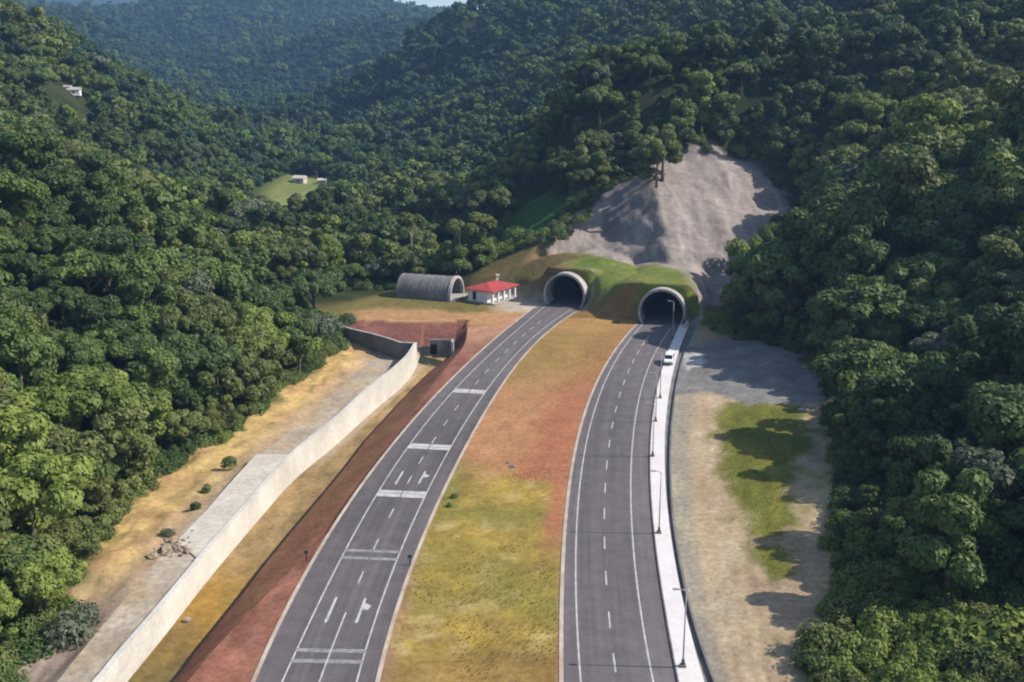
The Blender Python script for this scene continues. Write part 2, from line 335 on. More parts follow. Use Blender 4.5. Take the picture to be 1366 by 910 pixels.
zf = fbm(X / 11, Y / 11)
colr = lerp(FOREST, (.045, .05, .018), (fbm(X / 6, Y / 6) - .35) * 2)
far_field = 1 - sst(-8, 8, sdf([atY(*p)[:2] for p in [(325,248,500),(385,234,575),(446,233,580),(456,256,480),(350,266,450)]], X, Y))
colr = colr * (1 - far_field[..., None]) + np.array((.17, .19, .06)) * far_field[..., None]
md = (1 - sst(-3, 3, sdf(MEAD, X, Y)))[..., None]; colr = colr * (1 - md) + lerp((.03, .075, .016), (.055, .11, .022), fbm(X / 5, Y / 2.0)) * md
scar_c = lerp((.275, .230, .200), (.18, .152, .138), (fbm(X / 4, Y / 9) - .3) * 2.2)
scar_c = lerp(scar_c, (.32, .27, .24), (fbm(X / 1.5 + 40, Y / 12 + 9) - .55) * 4)
colr = colr * (1 - sm_[..., None]) + scar_c * sm_[..., None]
mo = (1 - sst(-2.5, 2.5, sdf(MOUND, X, Y) + (zf - .5) * 6))[..., None]
lf = 1 - sst(11, 22, X + (fbm(X / 4, Y / 4) - .5) * 14)
def mound_col(X, Y):
    lf = 1 - sst(11, 22, X + (fbm(X / 4, Y / 4) - .5) * 14)
    return lerp(lerp((.105, .145, .030), (.20, .20, .048), (fbm(X / 5, Y / 5) - .3) * 2), lerp((.17, .105, .05), (.13, .105, .035), (fbm(X / 3, Y / 3) - .3) * 2), lf * .9)
mound_c = mound_col(X, Y)
_unused = lerp(lerp((.070, .105, .018), (.13, .14, .028), (fbm(X / 5, Y / 5) - .3) * 2), (.165, .105, .052), lf * .9)
colr = colr * (1 - mo) + mound_c * mo
pl = (1 - sst(-2.5, 3, sdf(PLAT, X, Y) + (zf - .5) * 5))[..., None]
plat_c = lerp((.38, .21, .095), (.15, .125, .04), sst(246, 254, Y + (zf - .5) * 14) * (1 - sst(-8, 0, X)))
plat_c = lerp(plat_c, (.40, .34, .26), sst(-7, 0, X) * sst(247, 254, Y))
plat_c = lerp(plat_c, BROWN, sst(8, 16, X) * (1 - sst(247, 256, Y)))
plat_c = lerp(plat_c, GREY, sst(40, 42, X))
colr = colr * (1 - pl) + plat_c * pl
for T in TUBES:
    dx, dy = T['d']; rx_, ry_ = X - T['c'][0], Y - T['c'][1]; al = rx_ * dx + ry_ * dy; la = rx_ * dy - ry_ * dx
    ll = np.abs(la); wide = np.where((la > 0) == (T is TUBES[0]), 30.0, 15.0); cover = 8.7 * sst(1.5, 2.3 + 1.1 * np.maximum(0, ll - 5.5), al) * (1 - sst(4.2, wide, ll)) * (1 - sst(34, 42, al)); T2 = TUBES[1] if T is TUBES[0] else TUBES[0]; ax2, ay2 = X - T2['c'][0], Y - T2['c'][1]; al2 = ax2 * T2['d'][0] + ay2 * T2['d'][1]; la2 = np.abs(ax2 * T2['d'][1] - ay2 * T2['d'][0])
    cover = cover * np.where(al2 < 1.5, sst(5.6, 12, la2), 1)
    Z = np.where((al > 1.4) & (al < 42) & (cover > .01), np.maximum(Z, cover), Z)
edge = np.where(in_corr(X, Y, 0.3), 1, 0); Z = np.where(edge, Z - 13, Z)
Zs = Z.copy()
inside = np.zeros(X.shape, bool)
for T in TUBES:
    dx, dy = T['d']; rx, ry = X - T['c'][0], Y - T['c'][1]; al = rx * dx + ry * dy; la = rx * dy - ry * dx
    inside |= (al > .4) & (al < 3.4) & (np.hypot(la, Z - ZC) < RI + .35) & (Z > -.3 + .0)
    inside |= (al > -2.5) & (al < 3.4) & (np.abs(la) < RI + .3) & (Z < ZC + np.sqrt(np.maximum((RI + .35) ** 2 - la * la, 0))) & (Z > -40) & ((al > .3) | (Z < -1))
bad = inside[:-1, :-1] | inside[1:, :-1] | inside[:-1, 1:] | inside[1:, 1:]
terrain = grid('terrain', X, Y, Z, M['hill'], colr, ~bad)
# base ground out to the horizon
gx, gy = np.meshgrid(np.linspace(-2900, 2900, 25), np.linspace(-400, 4900, 30)); base = grid('ground', gx, gy, np.full(gx.shape, -24.0), M['hill'], np.full(gx.shape + (3,), .04))
# far blue mountain seen through the gap
mx_, my_ = np.meshgrid(np.linspace(-2600, 1200, 80), np.linspace(3300, 4600, 30))
mz_ = -20 + (1 - np.abs(my_ - 3950) / 650) * (300 + 75 * np.exp(-((mx_ + 1560) / 300) ** 2) - 120 * sst(-1400, -200, mx_) + 70 * (fbm(mx_ / 300, my_ / 300) - .5))
grid('mountain', mx_, my_, np.maximum(mz_, -24), M['hill'], np.full(mx_.shape + (3,), .035) * np.array((.8, 1.2, .8)))

def hz(x, y):
    return float(height(np.array([x]), np.array([y]))[0])

# ------------------------------------------------------------------ road corridor: strips between the traced lines
YR = np.arange(58, 243.01, 1.0)
LIFT = sst(229.0, 240.5, YR)                        # the pit ends in a cut face rising to the platform
def strip(name, fa, fb, n, mat=M['ground'], colf=None, amp=0.0, rows=YR, sag=0.0, rib=0.0):
    xa, za = fa(rows); xb, zb = fb(rows); t = np.linspace(0, 1, n)[None, :]
    X = xa[:, None] * (1 - t) + xb[:, None] * t; Yg = np.repeat(rows[:, None], n, 1); Z = za[:, None] * (1 - t) + zb[:, None] * t
    w = np.minimum(1, np.minimum(t, 1 - t) * 5)
    Z = Z + ((fbm(X / 3, Yg / 3) - .5) * amp + sag * (fbm(X / 15, Yg / 15) - .5)) * w
    if rib: Z = Z + rib * np.sin(t * 60 + 3 * fbm(X / 8, Yg / 25)) * w
    return grid(name, X, Yg, Z, mat, colf(X, Yg, np.repeat(t, len(rows), 0)) if colf is not None else None)
lift = lambda z, Y: z * (1 - np.interp(Y, YR, LIFT)) + -.15 * np.interp(Y, YR, LIFT)
def fF(Y): x, z = F_(Y); return x - 2.6, height(x - 2.6, Y) - .25
def fBK(Y): x, z = BK_(Y); return x, lift(z, Y)
def fWL(Y): x, z = WT_(Y); return x, lift(.36 - 3.2 * sst(142, 155, Y) - .5 * sst(156, 200, Y), Y)
def fWR(Y): x, z = WT_(Y); return x + WTH, lift(-2.9 - 1.5 * sst(110, 205, Y), Y)
def fDR(Y): x, z = DR_(Y); return np.minimum(x, LRl(Y) - 1.6), lift(z, Y)
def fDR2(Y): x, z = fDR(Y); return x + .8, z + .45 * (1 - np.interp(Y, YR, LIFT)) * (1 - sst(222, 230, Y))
def fSM(Y): x, z = SM_(Y); return np.minimum(x, LRl(Y) - .9), lift(z, Y)
def fRE(Y): return LRl(Y) - .45, np.full(np.shape(Y), -.06)
def fn(f, z=0.0, o=0.0): return lambda Y: (f(Y) + o, np.full(np.shape(Y), z))
def cutf(c, X, Y): return lerp(lerp(c, lerp((.20, .085, .062), (.145, .062, .05), (fbm(X / 3, Y / 2) - .3) * 2), sst(226, 229.5, Y + (fbm(X / 4, Y) - .5) * 2)), (.40, .22, .11), sst(238.5, 241, Y))
def col_bank(X, Y, t):
    k = fbm(X / 5, Y / 5); c = lerp(YEL, (.36, .22, .10), (k - .35) * 2.6); c = lerp(c, (.12, .11, .03), (fbm(X / 3 + 7, Y / 3) - .58) * 5 * (1 - t) + .9 * (1 - t) ** 3)
    c = lerp(c, (.33, .24, .16), sst(.6, 1, t) * .8); return cutf(lerp(c, (.26, .20, .155), 1 - sst(98, 118, Y)), X, Y)
def col_bed(X, Y, t):
    k = fbm(X / 3, Y / 6); c = lerp((.40, .33, .25), (.30, .25, .195), (k - .3) * 2.2); return cutf(lerp(c, (.38, .28, .16), (fbm(X / 6 + 3, Y / 6) - .5) * 3 * (1 - t)), X, Y)
def col_floor(X, Y, t):
    k = fbm(X / 3, Y / 8); c = lerp((.33, .22, .10), (.30, .175, .04), 1 - sst(112, 125, Y)); c = lerp(c, (.17, .12, .05), (k - .42) * 2.6)
    c = lerp(c, (.40, .31, .21), sst(.55, .25, t) * sst(150, 165, Y) * .8); return cutf(lerp(c, (.12, .10, .035), (1 - sst(88, 108, Y)) * (k - .2) * 1.6), X, Y)
def col_low(X, Y, t): return lerp(lerp((.20, .105, .05), REDD, (fbm(X / 3, Y / 5) - .3) * 2), RED, sst(.6, 1, t) * .6)
def col_red(X, Y, t):
    k = fbm(X / 2.5, Y / 5); c = lerp(RED, (.32, .15, .10), (k - .4) * 2.2); c = lerp(c, REDD, (fbm(X / 4 + 9, Y / 9) - .52) * 4); return lerp(c, (.40, .21, .13), sst(205, 235, Y))
strip('river_bank', fF, fBK, 20, colf=col_bank, amp=1.9, sag=1.8)
strip('channel_bed', fBK, fWL, 9, colf=col_bed, amp=.25)
strip('channel_bed', fWL, fWR, 3, colf=col_bed, rows=np.arange(215.0, 243.01, 1.0))
strip('channel_floor', fWR, fDR, 10, colf=col_floor, amp=.35, sag=.3)
strip('slope_foot_shade', fDR, fDR2, 2, colf=lambda X, Y, t: cutf(np.full(X.shape + (3,), .05) * np.array((1.2, .8, .6)), X, Y))  # shadow at the foot of the slope, painted as a dark strip
strip('cut_slope', fDR2, fSM, 9, colf=col_low, amp=.5)
strip('dirt_slope', fSM, fRE, 9, colf=col_red, amp=.4)
def col_med(X, Y, t):
    n = fbm(X / 6, Y / 6); n2 = fbm(X / 2.2 + 5, Y / 2.2); n3 = fbm(X / 14 + 3, Y / 10)
    wob = (n - .5) * 16
    dirt = lerp((.36, .185, .085), (.33, .135, .070), sst(.45, .75, t + (n - .5) * .5)); dirt = lerp(dirt, (.24, .165, .05), sst(176, 205, Y + wob) * (.85 - .3 * t))
    dirt = lerp(dirt, (.33, .19, .07), sst(222, 234, Y + wob))
    g = lerp(OLIVE, (.35, .235, .052), (n2 - .35) * 2.6); g = g * (.80 + .42 * fbm(X / 1.6 + 9, Y / 1.6, 3))[..., None]; g = lerp(g, (.40, .30, .12), (fbm(X / 3 + 60, Y / 3, 3) - .56) * 5); g = lerp(g, GRASSG, (n3 - .45) * 3 + .7 * sst(.35, 0, t) * sst(112, 135, Y)); g = lerp(g, (.25, .15, .05), (1 - sst(92, 100, Y + wob * .35)) * .75)
    g = lerp(g, (.20, .12, .04), (fbm(X / 3.5 + 30, Y / 3.5) - .6) * 5)
    isg = 1 - sst(138, 146, Y + wob * .8 - 8 * (1 - t) ** 2)
    isg = isg * (1 - sst(.80, .90, t + (n - .5) * .14) * sst(114, 128, Y))
    c = lerp(dirt, g, isg); edge_l = sst(.10, .0, t + (n2 - .5) * .1) * .8
    return lerp(c, (.30, .17, .10), np.maximum(edge_l * (1 - sst(100, 130, Y)), sst(.95, 1, t) * .6))
strip('median', fn(LRr, -.05, .3), fn(RRl, -.05, -.3), 26, colf=col_med, amp=.5, sag=.5)
def fDT(Y): return DTr(Y) + .15, np.full(np.shape(Y), -.08)
def fRF(Y): x, z = RF_(Y); return x + 2.6, height(x + 2.6, Y) - .25
GREENP = [at(*p, .8)[:2] for p in [(955,545),(1010,530),(1075,545),(1085,590),(1050,640),(1048,700),(1035,770),(1000,735),(980,660),(958,600)]]
GREENP2 = [at(*p, .8)[:2] for p in [(1085,905),(1090,850),(1110,800),(1200,800),(1366,820),(1366,910)]]
YARD = [at(*p, .6)[:2] for p in [(900,462),(960,452),(1110,475),(1110,540),(1000,540),(940,520),(896,520)]]
PADP = [at(*p, .1)[:2] for p in [(908, 472), (936, 469), (941, 486), (916, 494)]]
def col_right(X, Y, t):
    n = fbm(X / 4, Y / 9); n2 = fbm(X / 2 + 4, Y / 7)
    c = lerp((.40, .30, .185), (.32, .225, .14), (n - .35) * 2.4); c = lerp(c, (.29, .25, .19), sst(.16, .04, t)); c = lerp(c, (.44, .36, .24), (n2 - .58) * 4)
    c = lerp(c, (.20, .175, .05), (fbm(X / 5 + 11, Y / 5) - .52) * 4 * sst(.25, .6, t))
    w = (fbm(X / 4 + 2, Y / 4) - .5) * 7
    c = lerp(c, lerp((.115, .125, .022), (.18, .165, .035), (n2 - .3) * 2), 1 - sst(-1.5, 1.5, sdf(GREENP, X, Y) + w))
    c = lerp(c, (.09, .10, .02), 1 - sst(-1.5, 1.5, sdf(GREENP2, X, Y) + w))
    c = lerp(c, lerp((.17, .16, .15), (.24, .225, .205), (fbm(X / 2.2, Y / 2.2) - .3) * 2), 1 - sst(-1, 1, sdf(YARD, X, Y) + w * .5))
    c = lerp(c, (.46, .43, .39), .85 * (1 - sst(-.6, .4, sdf(PADP, X, Y) + (fbm(X, Y) - .5) * 1.2)))
    return lerp(c, (.14, .13, .05), sst(.8, 1, t) * .8 * (fbm(X / 3, Y / 3)))
strip('verge', fDT, fRF, 34, colf=col_right, amp=.5, sag=1.2, rib=.05)

# ------------------------------------------------------------------ roads, kerbs, markings
def ribbon(name, fa, fb, y0, y1, z, mat, parent=None, kind=None, n=2, tail=None, step=1.0, shade=None):
    rows = np.arange(y0, y1 + step * .5, step); rows[-1] = y1; t = np.linspace(0, 1, n)[None, :]; xa, xb = fa(rows), fb(rows)
    X = xa[:, None] * (1 - t) + xb[:, None] * t; Yg = np.repeat(rows[:, None], n, 1)
    if tail:                                         # straight run into the tunnel
        (cx, cy), (dx, dy), L = tail; ex = []
        for k in np.linspace(0, L, 12): ex.append(([cx + dx * k - dy * -s * 4.4 for s in np.linspace(-1, 1, n)], [cy + dy * k - dx * s * 4.4 for s in np.linspace(-1, 1, n)]))
        X = np.vstack([X, [e[0] for e in ex]]); Yg = np.vstack([Yg, [e[1] for e in ex]])
    cc = None
    if kind:                                         # asphalt: wheel tracks, patches, paler towards the shoulders
        tt = np.repeat(t, len(X), 0); w_ = fbm(X / 1.5 + 30 * tt, Yg / 30, 3); tr = np.sin(tt * 2 * math.pi * 3.6) * .5 + .5
        k_ = .112 + .022 * (w_ - .5) * 2 + .012 * (tr - .5) + .018 * (fbm(X / 9, Yg / 22) - .5) * 2 + .016 * sst(150, 230, Yg) + .016 * sst(.70, .76, tt) * (1 if 'rr' == shade else 0) - .010 * (1 if 'll' == shade else 0)
        cc = k_[..., None] * np.array((1.09, .955, .945))
    o = grid(name, X, Yg, np.full(X.shape, z), mat, cc, kind=kind)
    if parent: o.parent = parent
    return o
road_l = ribbon('road', LRl, LRr, 58, 254, 0, M['road'], kind='structure', n=40, tail=((14.1, 258.6), (.37, .929), 56), shade='ll')
road_r = ribbon('road', RRl, RRr, 58, 236, 0, M['road'], kind='structure', n=40, tail=((35.2, 239.2), (.25, .968), 56), shade='rr')
off = lambda f, o: (lambda Y: f(Y) + o)
for f, o, p, y1 in ((LRl, -.45, road_l, 252), (LRr, 0, road_l, 250), (RRl, -.45, road_r, 237)):   # flat concrete gutters
    ribbon('gutter', off(f, o), off(f, o + .45), 58, y1, .02, M['gutter'], p)
ribbon('edge_line', off(LLl, -.09), off(LLl, .09), 58, 256, .004, M['paint'], road_l); ribbon('edge_line', off(LLr, -.09), off(LLr, .09), 58, 254, .004, M['paint'], road_l)
ribbon('edge_line', off(RLl, -.09), off(RLl, .09), 58, 237, .004, M['paint'], road_r); ribbon('edge_line', off(RLr, -.09), off(RLr, .09), 58, 237, .004, M['paint'], road_r)
cL = lambda Y: (LLl(Y) + LLr(Y)) / 2
cR = lambda Y: (RLl(Y) + RLr(Y)) / 2
def Yof(py): return at(683, py, 0)[1]
for py in (884, 827, 771, 724, 685, 651, 620, 592, 567, 546, 527, 510, 495, 482, 470, 459, 450):
    y = Yof(py); ribbon('lane_dash', off(cR, -.085), off(cR, .085), y - 1.75, y + 1.75, .004, M['paint'], road_r)
for py in (770, 726, 684.5, 640, 614, 587, 564, 544, 510, 495, 480, 468, 457, 447, 438, 430):
    y = Yof(py); ribbon('lane_dash', off(cL, -.085), off(cL, .085), y - 1.5, y + 1.5, .004, M['paint'], road_l)
ribbon('centre_line', off(cL, -.085), off(cL, .085), 58, Yof(817), .004, M['paint'], road_l)
def tang(Y): d = float(cL(Y + 1) - cL(Y - 1)) / 2; n = math.hypot(d, 1); return d / n, 1 / n
def bar(py, worn=False):
    hw = .34 if worn else .55
    y = Yof(py); dx, dy = tang(y); cx = float(cL(y)); w = float(LLr(y) - LLl(y)) * .5 * dy + .05
    for o in ((-1.0, 1.0) if worn else (-.6, .6)):
        for s in (-1, 1):                            # one piece per lane
            a, b = (.08 * s, w * s); p = [(cx + dy * u + dx * (o + v), y - dx * u + dy * (o + v)) for u, v in ((min(a, b), -hw), (max(a, b), -hw), (max(a, b), hw), (min(a, b), hw))]
            mesh_obj('cross_bar', [(q[0], q[1], .006) for q in p], [(0, 1, 2, 3)], M['worn_paint'] if worn else M['paint'], road_l)
for py, w in ((875, True), (740, True), (659, False), (596, False), (522, False)): bar(py, w)
def arrow(px, py, L, barb):
    x, y, _ = at(px, py); dx, dy = tang(y)
    P = lambda u, v: (x + dy * u + dx * v, y - dx * u + dy * v, .006)
    v = [P(-.16, -L / 2), P(.16, -L / 2), P(.13, L / 2), P(-.13, L / 2)]; f = [(0, 1, 2, 3)]
    if barb: v += [P(.13, L * .02), P(.75, L * .02), P(.95, L * .20), P(.13, L * .30)]; f += [(4, 5, 6, 7)]
    else: v += [P(-.26, -L / 2 + .1), P(.26, -L / 2 + .1), P(.0, -L / 2 - .9)]; f += [(5, 4, 6)]
    mesh_obj('lane_arrow', v, f, M['paint'], road_l)
arrow(442.7, 811, 5.0, False); arrow(481.5, 814, 5.4, True); arrow(533.4, 636, 4.4, False); arrow(563, 637, 4.8, True)
# raised sidewalk with kerb, and the concrete drain beside it
rows = np.arange(58, 236.5, 1.0); xa, xb = RRr(rows), SWr(rows)
v = []; f = []
for i, y in enumerate(rows):
    a, b = xa[i], xb[i]; v += [(a, y, -.1), (a + .02, y, .14), (a + .16, y, .15), (b, y, .15), (b, y, -.1)]
    if i: q = (i - 1) * 5; f += [(q + k, q + 5 + k, q + 6 + k, q + 1 + k) for k in range(4)]
f = [tuple(reversed(k)) for k in f]
sw = tag(mesh_obj('sidewalk', v, f, M['sidewalk']), kind='structure')
kv = [(xa[i] + dx_, y, z) for i, y in enumerate(rows) for dx_, z in ((-.02, -.05), (-.02, .155), (.14, .156), (.14, .1))]; kf = [(4 * i + k, 4 * i + k + 1, 4 * i + k + 5, 4 * i + k + 4) for i in range(len(rows) - 1) for k in range(3)]
mesh_obj('kerb', kv, kf, M['grey_concrete'], sw)
v = []; f = []; xd = DTr(rows)
for i, y in enumerate(rows):
    a, b = xb[i], max(xd[i] + .25, xb[i] + .75); v += [(a, y, .0), (a + .02, y, -.35), (b - .3, y, -.38), (b - .27, y, .06), (b, y, .07), (b + .02, y, -.3)]
    if i: q = (i - 1) * 6; f += [(q + k + 1, q + 7 + k, q + 6 + k, q + k) for k in range(5)]
tag(mesh_obj('drain_channel', v, f, M['grey_concrete']), kind='structure')
exec_later = []
# ------------------------------------------------------------------ tunnels
def tunnel(T, label, rot_ring=None):
    (cx, cy), (dx, dy) = T['c'], T['d']; root = empty('tunnel_portal', (cx, cy, 0)); tag(root, label, 'tunnel', 'twin tunnel portals under the hill')
    a0 = math.asin(-ZC / RI * .98); n = 28; angs = np.linspace(a0 - .08, math.pi - a0 + .08, n)
    P = lambda r, a, k: (dy * r * math.cos(a) + dx * k, -dx * r * math.cos(a) + dy * k, max(ZC + r * math.sin(a), -.4))
    def shell(name, mat, r0, r1, k0, k1, skew=0):
        v, f = [], []
        for a in angs:
            s = skew * max(0, math.sin(a)); v += [P(r0, a, k0 + s), P(r1, a, k0 + s), P(r1, a, k1), P(r0, a, k1)]
        for i in range(n - 1):
            for k in range(4): f.append((4 * i + k, 4 * i + (k + 1) % 4, 4 * i + 4 + (k + 1) % 4, 4 * i + 4 + k))
        f += [(3, 2, 1, 0), tuple(4 * (n - 1) + k for k in range(4))]
        return mesh_obj(name, v, f, mat, root, False)
    k_ = [(RO - .15, 1.75), (RO + .45, 1.7), (RO + 1.1, 1.75), (RO + 1.9, 1.9), (RO + 2.8, 2.2)]; na = 40; aa = np.linspace(-.62, math.pi + .62, na); bv = []
    for a in aa:
        for r, k in k_:
            zr = ZC + r * math.sin(a); la_ = r * math.cos(a); zz_ = max(min(zr, 8.95), -.5)
            k = k + .06 * math.sin(a * 9 + r * 2) + 1.05 * max(0, abs(la_) - 5.6) * max(0, zz_) / 8.7 + .9 * max(0, zr - 8.95); bv.append((cx + dy * la_ + dx * k, cy - dx * la_ + dy * k, zz_))
    bf = [(5 * i + j, 5 * i + j + 1, 5 * i + j + 6, 5 * i + j + 5) for i in range(na - 1) for j in range(4)]
    bk = tag(mesh_obj('portal_bank', bv, bf, M['hill'], None, True), kind='structure'); ba = np.array(bv); set_soil(bk, mound_col(ba[:, 0], ba[:, 1]))
    shell('portal_ring', M['portal'], RI + .2, RO - .05, -1.4, 3.4, .25)
    shell('outer_shell', M['grey_concrete'], RI + .3, RO, 3.4, 9)
    shell('lining', M['lining'], RI, RI + .25, 3.4, 58)
    v = [P(RI + .2, a, 57.5) for a in angs]; mesh_obj('dark_end_cap', v, [tuple(range(n))], M['dark'], root)  # black cap standing in for the unlit depth of the tunnel
    for s in (-1, 1):                                # service walkways along the walls
        w = MB(); pts = [(dy * s * 3.7 + dx * k, -dx * s * 3.7 + dy * k) for k in (0, 56)]; q = [(dy * s * 4.6 + dx * k, -dx * s * 4.6 + dy * k) for k in (56, 0)]
        pp = pts + q; pp = pp if s < 0 else pp[::-1]; w.prism(pp, -.1, .28); w.build('walkway', M['lining'], root)
    return root
tunnel(TUBES[0], 'farther concrete tunnel portal beside the red roofed hut, round dark mouth in grassy mound')
tunnel(TUBES[1], 'nearer concrete tunnel portal at the end of the road with sidewalk, bare slope above')

# ------------------------------------------------------------------ retaining wall, slab, culvert
def wall_ribbon(pts, th, z0, z1):
    m = MB(); n = len(pts); L, Rr = [], []
    for i, p in enumerate(pts):
        a, b = pts[max(i - 1, 0)], pts[min(i + 1, n - 1)]; d = np.array([b[0] - a[0], b[1] - a[1]], float); d /= np.linalg.norm(d); nn = np.array([d[1], -d[0]])
        L.append(np.array(p[:2])); Rr.append(np.array(p[:2]) + nn * th)
    v = []
    for i in range(n): v += [(L[i][0], L[i][1], z0), (Rr[i][0], Rr[i][1], z0), (Rr[i][0], Rr[i][1], z1), (L[i][0], L[i][1], z1)]
    f = [(4 * i + k, 4 * i + (k + 1) % 4, 4 * i + 4 + (k + 1) % 4, 4 * i + 4 + k) for i in range(n - 1) for k in range(4)]
    f += [(3, 2, 1, 0), tuple(4 * (n - 1) + k for k in range(4))]
    return m.add(v, f)
yw = np.linspace(58, 217.5, 60); main = [(float(WT_(y)[0]), float(y)) for y in yw]
rw = empty('retaining_wall', (main[0][0], main[0][1], -4)); tag(rw, 'long pale concrete retaining wall beside the channel, lit along its face', 'wall')
def put(o, parent):
    o.parent = parent; o.matrix_parent_inverse = parent.matrix_basis.inverted() if False else Matrix.Translation(-Vector(parent.location)); return o
put(wall_ribbon(main, WTH, -6.0, ZT).build('wall_face', M['concrete']), rw)
put(wall_ribbon([(p[0] - .06, p[1]) for p in main], WTH + .12, ZT + .002, ZT + .14).build('coping', M['concrete']), rw)
ret = [main[-1]] + [at(*p, ZT)[:2] for p in [(536, 457), (518, 451), (495, 444.5), (470, 439), (455, 434), (442, 428), (425, 425.5), (392, 423.5)]]
rt = empty('return_wall', (ret[0][0], ret[0][1], -5)); tag(rt, 'grey shaded wall bending away from the far end of the pale retaining wall', 'wall')
rr = ret[::-1]
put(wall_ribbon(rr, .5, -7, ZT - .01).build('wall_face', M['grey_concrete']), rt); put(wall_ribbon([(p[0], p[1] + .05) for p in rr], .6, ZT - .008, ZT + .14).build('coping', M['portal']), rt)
# broad slab bridging from the bank to the wall top
sl = [(float(WT_(y)[0]) - .02, float(y)) for y in np.linspace(at(262, 745, ZT)[1], at(372, 606, ZT)[1], 12)]
outer = [at(*p, ZT - .3)[:2] for p in [(342, 607), (312, 640), (274, 683), (236, 722)]]
tag(MB().prism(sl + outer, -5.4, [ZT - .03] * len(sl) + [ZT - .12, ZT - .1, ZT - .14, ZT - .2]).build('concrete_slab', M['slab'], bevel=.05), 'broad pale concrete slab joining the yellow bank to the retaining wall', 'slab')
cv = empty('culvert', (-17, 231, -6)); tag(cv, 'grey concrete culvert headwall with dark slot below the red cut face', 'culvert')
def cpart(name, m, mat, **k): return put(m.build(name, mat, **k), cv)
ax, ay, _ = at(570, 477, -4.6); bx, by, _ = at(602, 477, -4.6)
ang = 0.0; w = bx - ax; cxm = (ax + bx) / 2; cym = ay
cpart('headwall', MB().box((cxm + w * .22, cym + .6, -3.2), (w * .62, .9, 5.2)).box((cxm - w * .66, cym + .8, -4.0), (w * .55, .7, 3.4)), M['grey_concrete'], bevel=.03)
cpart('lintel', MB().box((cxm - w * .22, cym + .75, -1.15), (w * .34, .8, 1.0)), M['grey_concrete'])
cpart('dark_opening', MB().box((cxm - w * .22, cym + 1.6, -4.2), (w * .34, .3, 5.0)), M['dark'])
cpart('wing_wall', MB().box((cxm + w * .56, cym - .2, -3.3), (.55, 2.6, 5.4)), M['portal'], bevel=.03)
pw = [at(*p, -4.35)[:2] for p in [(556, 474), (570, 477), (590, 482), (588, 490), (570, 488), (553, 482)]]
tag(mesh_obj('pool_water', [(p[0], p[1], -4.22) for p in pw], [tuple(range(len(pw) - 1, -1, -1))], M['water']), kind='structure')

# ------------------------------------------------------------------ vaulted shed (old cut-and-cover shell) and red roofed hut
def vault():
    c = at(600, 402, 0); ax = np.array([.95, -.31]); sp = np.array([.31, .95]); Rv, zc, L = 4.9, .55, 15.0
    o = c[:2] + sp * Rv; root = empty('vaulted_shed', (o[0], o[1], 0)); tag(root, 'grey concrete vaulted shed with an open dark arched end next to the red roofed hut', 'shed')
    n = 22; a0 = -.24; an = np.linspace(a0, math.pi - a0, n)
    P = lambda r, a, k: (sp[0] * r * math.cos(a) - ax[0] * k, sp[1] * r * math.cos(a) - ax[1] * k, max(zc + r * math.sin(a), -.1))
    v, f = [], []
    for a in an: v += [P(Rv - .35, a, 0), P(Rv, a, 0), P(Rv, a, L), P(Rv - .35, a, L)]
    for i in range(n - 1): f += [(4 * i + k, 4 * i + (k + 1) % 4, 4 * i + 4 + (k + 1) % 4, 4 * i + 4 + k) for k in range(4)]
    mesh_obj('vault_shell', v, f, M['grey_concrete'], root)
    v, f = [], []
    for a in an: v += [P(Rv - .4, a, -.25), P(Rv + .22, a, -.25), P(Rv + .22, a, .5), P(Rv - .4, a, .5)]
    for i in range(n - 1): f += [(4 * i + k, 4 * i + (k + 1) % 4, 4 * i + 4 + (k + 1) % 4, 4 * i + 4 + k) for k in range(4)]
    mesh_obj('arch_rim', v, f, M['portal'], root)
    for k in np.arange(1.6, L, 2.2):                # construction joints standing proud
        v, f = [], []
        for a in an: v += [P(Rv - .02, a, k), P(Rv + .06, a, k), P(Rv + .06, a, k + .22), P(Rv - .02, a, k + .22)]
        for i in range(n - 1): f += [(4 * i + q, 4 * i + (q + 1) % 4, 4 * i + 4 + (q + 1) % 4, 4 * i + 4 + q) for q in range(4)]
        mesh_obj('joint_rib', v, f, M['grey_concrete'], root)
    v = [P(Rv - .3, a, L - .2) for a in an]; mesh_obj('end_wall', v + [P(Rv - .3, a, L - .6) for a in an], [tuple(range(n)), tuple(range(2 * n - 1, n - 1, -1))], M['lining'], root)
    q = [P(Rv - .1, 0, L), P(Rv - .1, math.pi, L), P(Rv - .1, math.pi, -1.3), P(Rv - .1, 0, -1.3)]
    MB().prism([p[:2] for p in q], -.1, .16).build('floor_slab', M['portal'], root)
vault()
